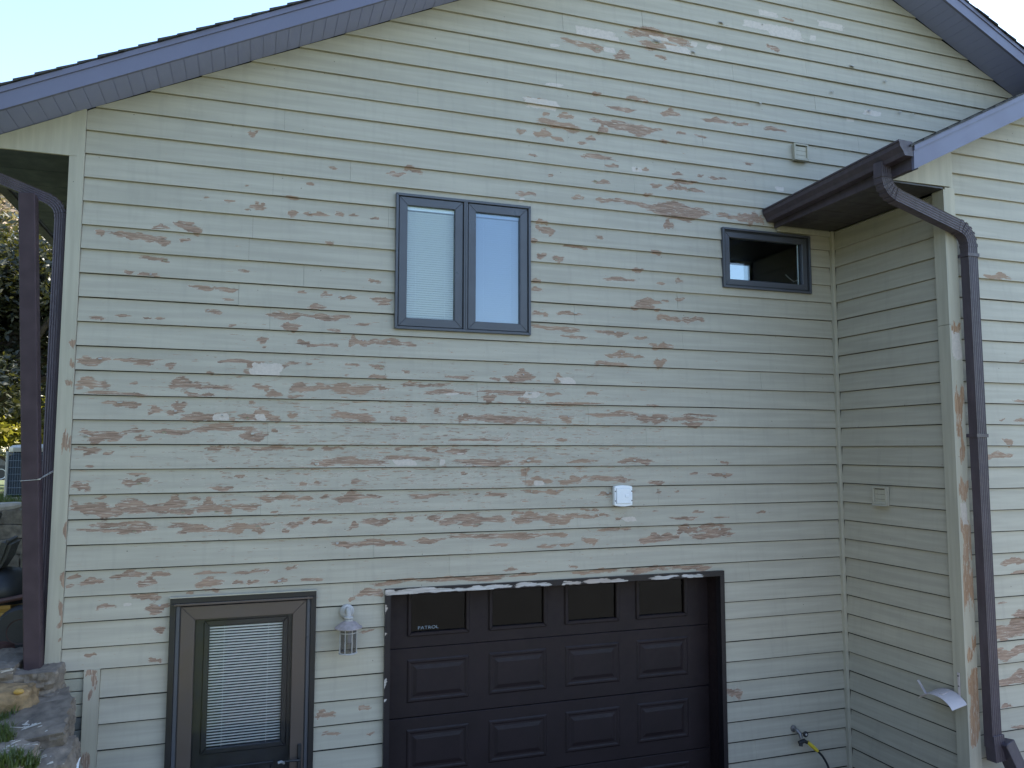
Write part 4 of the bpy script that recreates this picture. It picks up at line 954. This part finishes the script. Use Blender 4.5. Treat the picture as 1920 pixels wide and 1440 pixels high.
for k_, cu, cv, hu, hv in r.sample([q for q in PATCH_MAIN if q[3] > .05 and q[4] > .012], 60):
    ln = r.uniform(.012, .045); x = cu+hu*r.uniform(-.8, .8); up = r.random() < .5; z = cv+hv*(.75 if up else -.75); sg = -1 if up else 1; n_ = 4; v = []; d0 = r.uniform(.006, .016)
    if any(h[0]-.05 < x < h[1]+.05 and h[2]-.05 < z < h[3]+.05 for h in OPEN): continue
    yb = .0195*((z/P) % 1)-.0015
    for i in range(n_+1):
        t = i/n_; v += [(x-ln/2*(1-.3*t), yb-d0*t*t, z+sg*.014*t), (x+ln/2*(1-.5*t), yb-d0*.8*t*t, z+sg*.012*t)]
    MB().add(v, [(2*i, 2*i+1, 2*i+3, 2*i+2) for i in range(n_)]).build('paint_curl', 'clap' if r.random() < .6 else 'chip', fw)
# ================================================================== STONES AT THE LEFT CORNER
def rock(parent, c, size, seed, mat='stone', rz=0., blocky=.6, tilt=(0, 0), name='stone'):
    rr = random.Random(seed); bm = bmesh.new(); bmesh.ops.create_cube(bm, size=2.0)
    fine = size[0] > .0 and parent is not None and parent.name.startswith('rock')
    bmesh.ops.subdivide_edges(bm, edges=bm.edges[:], cuts=11 if fine else 3, use_grid_fill=True)
    ph = [rr.uniform(0, 6.28) for _ in range(9)]
    rot = Matrix.Rotation(rz, 3, 'Z') @ Matrix.Rotation(tilt[0], 3, 'X') @ Matrix.Rotation(tilt[1], 3, 'Y')
    for v_ in bm.verts:
        p_ = v_.co; s_ = p_.normalized()*1.25; d_ = p_*blocky + s_*(1-blocky)
        d_ = d_*(1+.06*math.sin(3.1*d_.x+ph[0])*math.sin(2.7*d_.z+ph[1])+.05*math.sin(4.3*d_.y+ph[2]+2*d_.x)+(0 if fine else rr.uniform(-.022, .022)))
        if fine: q_ = Vector((d_.x*size[0], d_.y*size[1], d_.z*size[2]))*9+Vector((seed*3.1, 0, 0)); d_ = d_*(1+.10*mnoise.noise(q_)+.075*mnoise.noise(q_*2.7)+.045*mnoise.noise(q_*6.1)+.02*mnoise.noise(q_*13))
        v_.co = rot @ Vector((d_.x*size[0]/2, d_.y*size[1]/2, d_.z*size[2]/2)) + Vector(c)
    me = bpy.data.meshes.new(name); bm.to_mesh(me); bm.free()
    me.polygons.foreach_set('use_smooth', [True]*len(me.polygons))
    try: me.set_sharp_from_angle(angle=math.radians(32))
    except Exception: pass
    return link(name, me, mat, parent)
bank = thing('rock_bank', 'stepped bank of rough grey stones below the house corner and brown post', 'rock bank', (-.3, -.4, -4.3))
def at(px, py, y): return onY(px, py, y)
def rock_px(px0, py0, px1, py1, y, dep, seed, mat='stone', rz=0., blocky=.7, tilt=(0, 0)):
    """stone whose front face spans the given pixels when it stands at depth y"""
    a, b_ = at(px0, py0, y), at(px1, py1, y)
    rock(bank, ((a[0]+b_[0])/2, y+dep/2, (a[2]+b_[2])/2), (abs(b_[0]-a[0])*1.06, dep, abs(a[2]-b_[2])*1.06), seed, mat, rz, blocky, tilt)
rock_px(-75, 1262, 19, 1318, -.26, .56, 1, blocky=.88)
rock_px(21, 1268, 100, 1311, -.24, .50, 2, blocky=.88)
rock_px(40, 1309, 101, 1338, -.26, .34, 3, blocky=.8)
rock_px(-60, 1304, 53, 1352, -.42, .30, 4, 'stone_tan', blocky=.35)
rock_px(-5, 1350, 114, 1392, -.56, .44, 5, blocky=.6, tilt=(math.radians(12), math.radians(-7)), rz=.15)
rock_px(80, 1345, 119, 1420, -.44, .34, 15, blocky=.7)
rock_px(-50, 1385, 106, 1434, -.82, .46, 6, blocky=.6, tilt=(math.radians(10), math.radians(-5)), rz=.1)
rock_px(70, 1400, 118, 1452, -.60, .30, 7, blocky=.5)
rock_px(35, 1434, 120, 1480, -1.0, .42, 8, blocky=.6, tilt=(math.radians(8), 0))
rock_px(-90, 1440, 40, 1500, -1.1, .5, 9, blocky=.6)
rock(bank, (.33, -.42, -4.72), (.34, .5, .3), 10, blocky=.6); rock(bank, (.18, -.9, -4.66), (.5, .4, .34), 11, blocky=.6)
rock(bank, (.48, -.5, -5.1), (.5, .6, .45), 12, blocky=.6); rock(bank, (.12, -1.4, -4.75), (.5, .5, .4), 13, blocky=.6); rock(bank, (.62, -1.0, -5.3), (.5, .5, .4), 14, blocky=.6)
rock(bank, (-.75, -.10, -3.99), (.62, .7, .22), 21, blocky=.9); rock(bank, (-.55, .55, -4.0), (.9, .55, .2), 22, blocky=.9)
rock(bank, (-.98, -.75, -4.05), (.5, .5, .3), 23, blocky=.6)
# paint chips lying on the stones (found by dropping points on the built rocks)
bpy.context.view_layer.update(); dg = bpy.context.evaluated_depsgraph_get()
mb = MB(); rc = random.Random(21)
def drop(px, py):
    d = Vector(ray(px, py)).normalized(); hit, loc, nor, _, ob, _ = SC.ray_cast(dg, Vector(CAM), d)
    return (loc, nor) if hit and ob.name.startswith('stone') else None
cnt = 0
for _ in range(900):
    cx, cy, sx, sy = rc.choice([(60, 1360, 28, 12), (55, 1362, 18, 6), (40, 1400, 32, 14), (30, 1395, 25, 10), (75, 1428, 28, 8), (20, 1255, 14, 6), (10, 1425, 14, 8)])
    h_ = drop(rc.gauss(cx, sx*.6), rc.gauss(cy, sy*.6))
    if not h_ or h_[1].z < .25: continue
    loc, nor = h_; ln, wd = rc.choice([.008, .012, .016, .02, .03, .045, .075])*rc.uniform(.7, 1.2), rc.uniform(.003, .009); a = rc.gauss(.35, .35)
    u = Vector((math.cos(a), math.sin(a), 0)); u = (u-nor*u.dot(nor)).normalized(); w_ = nor.cross(u); loc = loc+nor*.004
    mb.add([loc-u*ln/2-w_*wd/2, loc+u*ln/2-w_*wd*.3, loc+u*ln*.45+w_*wd/2+nor*.004, loc-u*ln*.4+w_*wd*.5+nor*.002], [(0, 1, 2, 3)]); cnt += 1
    if cnt > 70: break
if cnt:
    o = mb.build('paint_chips', 'chip', kind='stuff'); tag(o, 'scattered white paint chips lying on the grey stones', 'paint chips')
h_ = drop(35, 1299)
if h_: rock(None, h_[0]+Vector((0, 0, .008)), (.05, .035, .03), 77, 'mower_yellow', blocky=.1, name='fallen_leaf'); tag(bpy.data.objects['fallen_leaf'], 'small orange brown fallen leaf on the corner stones', 'leaf')
# white plastic stubs at the foot of the foundation
for px, w_ in ((130, .020), (143, .030)):
    q = onY(px, 1430, -.10); a = MB().tube([(q[0], -.10, q[2]-.14), (q[0]+.004, -.10, q[2]+.006), (q[0]+.012, -.085, q[2]+.030)], [w_/2, w_/2, w_/2.4], 10).build('plastic_stub', 'white_box', smooth=True)
    tag(a, 'narrow white plastic pipe stub at the foundation foot' if w_ < .025 else 'wide white plastic pipe stub beside the trim board foot', 'pipe')
# grass in the stones
def grass(name, spots, n_, hgt, seed, label):
    rr = random.Random(seed); v, f, tn = [], [], []
    for (x, y, z, rad, cnt_) in spots:
        for _ in range(cnt_):
            a = rr.uniform(0, 6.28); d = rad*math.sqrt(rr.random()); bx_, by_ = x+d*math.cos(a), y+d*math.sin(a)
            h2 = hgt*rr.uniform(.5, 1.2); la = rr.uniform(0, 6.28); ln = h2*rr.uniform(.15, .8); w2 = .0035*rr.uniform(.7, 1.4)
            dx, dy = math.cos(la), math.sin(la); o = len(v); zz = z if z is not None else ground_h(bx_, by_)
            for t in (0, .5, 1):
                ww = w2*(1-t*.85); cx_, cy_, cz_ = bx_+dx*ln*t*t, by_+dy*ln*t*t, zz+h2*(t-.25*t*t)
                v += [(cx_-dy*ww, cy_+dx*ww, cz_), (cx_+dy*ww, cy_-dx*ww, cz_)]
            f += [(o, o+1, o+3, o+2), (o+2, o+3, o+5, o+4)]; tn += [rr.random()]*6
    me = bpy.data.meshes.new(name); me.from_pydata(v, [], f); set_attr(me, 'tint', tn)
    o = link(name, me, 'grass', kind='stuff'); tag(o, label, 'grass'); return o
s_ = []
for px, py, rad, c_ in ((4, 1372, .06, 130), (12, 1386, .05, 100), (2, 1350, .05, 70), (20, 1432, .06, 160), (40, 1428, .06, 150), (8, 1425, .06, 120), (55, 1434, .05, 100), (26, 1338, .02, 12), (34, 1415, .03, 30)):
    h_ = drop(px, py)
    if h_: s_.append((h_[0].x, h_[0].y, h_[0].z-.012, rad, c_))
for px, py, y, rad, c_ in ((6, 1380, -.62, .05, 90), (0, 1360, -.52, .05, 60), (25, 1440, -1.02, .07, 160), (50, 1438, -1.02, .05, 110), (5, 1445, -1.0, .07, 130), (30, 1330, -.50, .02, 8), (45, 1425, -.92, .03, 40)):
    q = onY(px, py, y); s_.append((q[0], q[1], q[2]-.02, rad, c_))
grass('grass_tufts', s_, 0, .085, 4, 'green grass tufts growing between the corner stones')

# ================================================================== BEHIND THE HOUSE CORNER
rw = thing('retaining_wall', 'low retaining wall of rough grey tan blocks behind the brown post', 'retaining wall', (-2.2, RW_Y, -3.97))
rr = random.Random(31); z = -3.97; row = 0
while z < -3.06:
    h2 = .145; x = -4.6+(.13 if row % 2 else 0)
    while x < -.15:
        w2 = rr.uniform(.22, .34); w2 = min(w2, -.10-x)
        if w2 > .06: rock(rw, (x+w2/2, RW_Y-.02+.012*row+rr.uniform(-.012, .012), z+h2/2), (w2*.97, .24, h2*.96), rr.randint(0, 9999), 'wall_block', blocky=.93, name='block')
        x += w2
    z += h2; row += 1
MB().box(-4.7, -.12, RW_Y+.1, RW_Y+.2, -3.99, -3.12).build('backfill', 'gravel', rw)
# weathered driftwood and a white bucket standing on the wall
q = atD(40, 946, 8.4); MB().tube([(q[0]-.28, RW_Y+.02, -2.985), (q[0]-.1, RW_Y+.03, -2.945), (q[0]+.06, RW_Y+.02, -2.925), (q[0]+.16, RW_Y, -2.90)], [.045, .06, .045, .015], 9).build('driftwood', 'pale_rag', smooth=True)
tag(bpy.data.objects['driftwood'], 'pale weathered piece of wood lying on the retaining wall', 'wood')
bk = thing('bucket', 'white plastic bucket standing on the lawn above the retaining wall', 'bucket', (-.72, 3.45, -3.05))
MB().lathe([(.0, .0), (.10, .0), (.125, .24), (.132, .245), (.132, .255), (.12, .255), (.097, .02), (0, .02)], (0, 0, 0), 20).build('body', 'white_box', bk, local=True, smooth=True)
MB().tube([(-.128, 0, .23), (-.10, -.07, .17), (0, -.11, .14), (.10, -.07, .17), (.128, 0, .23)], .003, 6).build('handle', 'wire', bk, local=True)
# air conditioner
q = atD(58, 926, 11.1)
ac = thing('air_conditioner', 'tall outdoor air conditioner with dark grille on the lawn behind the post', 'air conditioner', (q[0]+.12, q[1]+.15, ground_h(q[0], q[1])), math.radians(-8))
W2, H2 = .37, .80
MB().box(-W2-.06, W2+.06, -W2-.06, W2+.06, -.02, .04).build('pad', 'concrete', ac, local=True, bevel=.01)
MB().box(-W2+.02, W2-.02, -W2+.02, W2-.02, .06, H2-.09).build('coil', 'ac_coil', ac, local=True, bevel=.05, seg=3)
MB().box(-W2, W2, -W2, W2, .0405, .085).build('base_pan', 'ac_body', ac, local=True, bevel=.018, seg=2)
def sqr(hw, z0, z1, dome): 
    mb = MB(); lv = [(hw, z0), (hw+.005, z0+.02), (hw+.005, z1-.03), (hw-.03, z1), (hw*.55, z1+dome)]; v = []; k = 24
    for h_w, zz in lv:
        for j in range(k):
            a = 2*math.pi*(j+.5)/k; c_, s2 = math.cos(a), math.sin(a); n4 = (abs(c_)**6+abs(s2)**6)**(-1/6)
            v.append((h_w*n4*c_, h_w*n4*s2, zz))
    return mb.add(v, [(i*k+j, i*k+(j+1) % k, (i+1)*k+(j+1) % k, (i+1)*k+j) for i in range(len(lv)-1) for j in range(k)] + [tuple(range(len(lv)*k-k, len(lv)*k)), tuple(range(k-1, -1, -1))])
sqr(W2, H2-.09, H2, .018).build('top_cap', 'ac_body', ac, local=True, smooth=True)
for sx in (-1, 1):
    for sy in (-1, 1): MB().box(sx*(W2-.02)-.016, sx*(W2-.02)+.016, sy*(W2-.02)-.016, sy*(W2-.02)+.016, .08, H2-.085).build('corner_post', 'ac_body', ac, local=True, bevel=.006)
for s in range(4):
    mb = MB(); ca, sa = [(1, 0), (0, 1), (-1, 0), (0, -1)][s]
    def pt(u, z, d=W2-.008): return (ca*u - sa*d*-1*-1, sa*u + ca*d*-1, z)
    for i in range(22):
        u = -W2+.04+i*(2*W2-.08)/21; mb.tube([pt(u, .085), pt(u, H2-.09)], .002, 4)
    for i in range(7):
        z = .12+i*(H2-.24)/6; mb.tube([pt(-W2+.03, z, W2-.004), pt(W2-.03, z, W2-.004)], .0032, 4)
    mb.build('grille', 'ac_wire', ac, local=True, kind='stuff')
# riding mower
q = atD(18, 1205, 6.25)
mw = thing('riding_mower', 'old yellow riding mower with black seat and maroon deck parked behind the post', 'mower', (-.53, .90, -3.93), math.radians(93))
def mp(mb, name, mat, **k): return mb.build(name, mat, mw, local=True, **k)
def rounded(x0, x1, y0, y1, z0, z1): return MB().box(x0, x1, y0, y1, z0, z1)
mp(MB().lathe([(.30, .04), (.42, .045), (.44, .08), (.43, .15), (.40, .17), (.1, .19)], (-.05, .12, 0), 30), 'deck', 'mower_rust', smooth=True)
mp(MB().box(-.26, .26, -.08, .62, .19, .40), 'body', 'mower_yellow', bevel=.05, seg=3)
mp(MB().box(-.22, .22, .65, 1.35, .26, .64), 'hood', 'mower_yellow', bevel=.07, seg=3)
mp(MB().lathe([(.05, .38), (.20, .40), (.235, .47), (.22, .56), (.16, .63), (.05, .66)], (-.05, .04, 0), 24), 'engine_cover', 'seat', smooth=True)
mp(MB().box(-.20, .20, .12, .55, .58, .68), 'seat_cushion', 'seat', bevel=.05, seg=3)
mp(MB().section([(0, .14, .60), (0, .06, .74), (0, .02, .88)], [(-.19, -.035), (.19, -.035), (.19, .035), (-.19, .035)], (1, 0, 0)), 'seat_back', 'seat', bevel=.025, seg=2)
mp(MB().tube([(0, .85, .62), (0, .72, .80)], .018, 8), 'steering_column', 'rubber', smooth=True)
mp(MB().tube([(0+.17*math.cos(t*math.pi/10), .71-.05*math.sin(t*math.pi/10), .81+.15*math.sin(t*math.pi/10)) for t in range(21)], .013, 8, False), 'steering_wheel', 'rubber', smooth=True)
mp(MB().tube([(-.30, .50, .44), (-.31, .10, .43), (-.28, -.16, .47)], .020, 8), 'lift_lever', 'mower_rust', smooth=True)
for sx in (-1, 1):
    for yy, rad, wd in ((-.14, .18, .15), (1.10, .15, .11)):
        xx = sx*.34
        wh = mp(MB().lathe([(rad*.55, -wd/2), (rad*.9, -wd/2), (rad, -wd*.3), (rad, wd*.3), (rad*.9, wd/2), (rad*.55, wd/2)], (xx, yy, rad+(.05 if yy < 0 else 0)), 24, 'x'), 'wheel', 'rubber', smooth=True)
        MB().lathe([(rad*.5, -wd*.42), (rad*.52, -wd*.52), (rad*.15, -wd*.3), (rad*.15, wd*.3), (rad*.52, wd*.52), (rad*.5, wd*.42)], (xx, yy, rad+(.05 if yy < 0 else 0)), 18, 'x').build('rim', 'mower_rust', wh, smooth=True)
# parked car far across the lawn
q = atD(30, 893, 30)
cr = thing('parked_car', 'dark parked car with pale roof on the road beyond the lawn', 'car', (q[0]+1.3, 27.6, -3.555), math.radians(90))
def cp(mb, name, mat, par=cr, **k): return mb.build(name, mat, par, local=True, **k)
pl = [(-2.2, .35), (2.2, .35), (2.25, .62), (2.1, .80), (1.2, .92), (-2.1, .98), (-2.25, .7)]
def xprism(poly, x0, x1):
    k = len(poly); v = [(x0, y, z) for y, z in poly]+[(x1, y, z) for y, z in poly]
    return MB().add(v, [tuple(range(k)), tuple(range(2*k-1, k-1, -1))]+[(i, i+k, (i+1) % k+k, (i+1) % k) for i in range(k)])
cp(xprism(pl, -.88, .88), 'body', 'car_paint', bevel=.06, seg=2)
cp(xprism([(-2.0, .97), (1.0, .95), (.45, 1.40), (-1.6, 1.45)], -.74, .74), 'windows', 'win_dark', bevel=.05, seg=2)
cp(xprism([(-1.68, 1.43), (.48, 1.39), (.35, 1.47), (-1.5, 1.51)], -.72, .72), 'roof', 'car_roof', bevel=.03)
for sx in (-1, 1):
    for yy in (-1.35, 1.4):
        wh = cp(MB().lathe([(.20, -.1), (.31, -.1), (.33, -.05), (.33, .05), (.31, .1), (.20, .1)], (sx*.80, yy, .33), 20, 'x'), 'wheel', 'rubber', smooth=True)
        cp(MB().lathe([(.20, -.09), (.19, -.105), (.04, -.07), (.04, .07), (.19, .105), (.20, .09)], (sx*.80, yy, .33), 14, 'x'), 'rim', 'car_roof', wh)
    cp(MB().box(sx*.72-.12, sx*.72+.12, -2.28, -2.15, .68, .92), 'taillight', 'tail', bevel=.02)

# ---- trees and shrubs
def leaves(blobs, n_, size, seed, tint=(0, 1)):
    rr = random.Random(seed); v, f, tn = [], [], []
    tot = sum(b_[3]*b_[4]*b_[5] for b_ in blobs)
    for (x, y, z, rx, ry, rz) in blobs:
        for _ in range(int(n_*rx*ry*rz/tot)):
            while True:
                a, b_, c = (rr.uniform(-1, 1) for _ in range(3)); d = a*a+b_*b_+c*c
                if d < 1 and rr.random() < .25+.75*d: break
            p_ = Vector((x+a*rx, y+b_*ry, z+c*rz)); s_ = size*rr.uniform(.6, 1.3)
            u = Vector((rr.gauss(0, 1), rr.gauss(0, 1), rr.gauss(0, .6))).normalized(); w_ = u.cross(Vector((rr.gauss(0, 1), rr.gauss(0, 1), rr.gauss(0, 1)))).normalized()
            o = len(v); v += [p_-u*s_, p_+w_*s_*.42, p_+u*s_, p_-w_*s_*.42]; f.append((o, o+1, o+2, o+3)); t = rr.uniform(*tint); tn += [t]*4
    return v, f, tn
def tree(name, label, base, trunk_r, h_trunk, blobs, n_, size, mat, seed, group=None, cat='tree'):
    t = thing(name, label, cat, base, 0, group)
    if trunk_r:
        tr = MB(); tr.tube([(base[0], base[1], base[2]-.1), (base[0]+.05, base[1], base[2]+h_trunk*.5), (base[0]-.06, base[1]+.1, base[2]+h_trunk), (base[0], base[1], base[2]+h_trunk*1.5)], [trunk_r*1.25, trunk_r, trunk_r*.8, trunk_r*.3], 10)
        rr = random.Random(seed)
        for b_ in blobs:
            z0 = base[2]+h_trunk*rr.uniform(.6, 1.1); s = Vector((base[0], base[1], z0)); e = Vector(b_[:3]); mdl = (s+e)/2+Vector((0, 0, -.15))
            tr.tube([s, mdl, e], [trunk_r*.42, trunk_r*.26, trunk_r*.08], 6)
        tr.build('trunk', 'bark', t, smooth=True)
    v, f, tn = leaves(blobs, n_, size, seed)
    me = bpy.data.meshes.new('crown'); me.from_pydata([tuple(q) for q in v], [], f); set_attr(me, 'tint', tn); link('crown', me, mat, t)
    return t
def blobset(c, rad, n_, seed, flat=.8):
    rr = random.Random(seed); out = []
    for _ in range(n_):
        a, el = rr.uniform(0, 6.28), rr.uniform(-.9, 1.2); d = rr.uniform(.35, .9)
        out.append((c[0]+rad[0]*d*math.cos(a)*math.cos(el), c[1]+rad[1]*d*math.sin(a)*math.cos(el), c[2]+rad[2]*d*math.sin(el), rad[0]*rr.uniform(.28, .5), rad[1]*rr.uniform(.28, .5), rad[2]*rr.uniform(.2, .4)))
    return out
q = atD(20, 600, 17.5)
tree('shade_tree', 'large dark leafy tree standing beyond the air conditioner', (q[0]-.6, q[1]+.6, -3.35), .28, 3.0, blobset((q[0]-.2, q[1]+.6, .15), (3.6, 3.2, 3.0), 34, 5), 60000, .085, 'leaf_dark', 5)
q = atD(-40, 300, 24)
tree('autumn_tree', 'tall pale tree whose top shows above the roof edge', (q[0], q[1], -3.5), .3, 6, blobset((q[0], q[1], 5.2), (2.3, 2.3, 4.2), 26, 8), 9000, .11, 'leaf_autumn', 8)
q = atD(45, 790, 21)
tree('yellow_shrub', 'sunlit yellow green shrub glowing below the dark tree', (q[0], q[1], ground_h(q[0], q[1])), .06, .5, blobset((q[0], q[1], -1.75), (3.0, 1.2, .95), 22, 12), 9000, .11, 'leaf_yellow', 12, cat='shrub')
q = atD(-10, 850, 24)
tree('hedge', 'grey green clipped hedge behind the parked car', (q[0]-1, 31.5, -3.6), .05, .5, [(q[0]-5+i*1.6, 31.5, -2.8, 1.2, .7, .85) for i in range(9)], 9000, .12, 'leaf_hedge', 15, cat='hedge')
for i, (px, d, lab) in enumerate(((-60, 38, 'far round tree left beyond the road hedge'), (70, 42, 'far broad tree behind the yellow shrub'))):
    q = atD(px, 800, d)
    tree('far_tree', lab, (q[0], q[1], -3.6), .3, 3, blobset((q[0], q[1], 1.8), (4.5, 3.5, 4.2), 24, 40+i), 9000, .24, 'leaf_dark', 40+i, 'trees beyond the road')
tree('unseen_shading_tree', 'broad leafy tree added out of view to shade the bay side wall', (-6.2, -3.6, -4.0), .3, 2.6, blobset((-6.2, -3.6, .8), (3.2, 3.6, 3.4), 30, 61), 16000, .15, 'leaf_dark', 61)  # unseen tree, added to block sky light from the bay side wall
proto = tree('unseen_shading_row_tree', 'tall leafy tree added out of view to darken the lower walls', (-10.5, -9.0, -4.0), .28, 3.0, blobset((-10.5, -9.0, 1.2), (2.9, 2.9, 4.6), 26, 71), 7000, .24, 'leaf_dark', 71, 'unseen trees added for shading')  # unseen tree, copied in rows to cut low sky light on the walls
for i, (x, y, sz, rz) in enumerate(((-11.5, -4.2, 1.05, 1.1), (-11, .8, 1.1, 2.3), (-9.5, -13.5, .9, 3.3), (-5, -21, .72, .6), (.5, -23, .70, 1.9), (6, -22, .72, 4.1), (11.5, -23.5, .70, 5.2), (17, -21, .75, 2.8))):
    c = proto.copy(); COL.objects.link(c); c.location = (x, y, -4.1); c.scale = (sz*1.15, sz*1.15, sz); c.rotation_euler = (0, 0, rz)
    for ch in proto.children:
        d = ch.copy(); COL.objects.link(d); d.parent = c
# ground cover round the air conditioner
gs = []
for px, py, rad, c_ in ((10, 930, .25, 260), (25, 935, .2, 220), (5, 945, .3, 300), (75, 915, .25, 200), (85, 925, .2, 160), (40, 938, .25, 220), (-15, 935, .3, 200)):
    d = ray(px, py); t = (-3.05-CAM[2])/d[2]; q = CAM+t*d; q = q if q[1] > RW_Y+.3 else np.array([q[0], RW_Y+.45, 0]); gs.append((q[0], q[1], -3.07, rad, c_))
grass('ground_cover', gs, 0, .16, 6, 'dark green ground cover at the foot of the air conditioner')
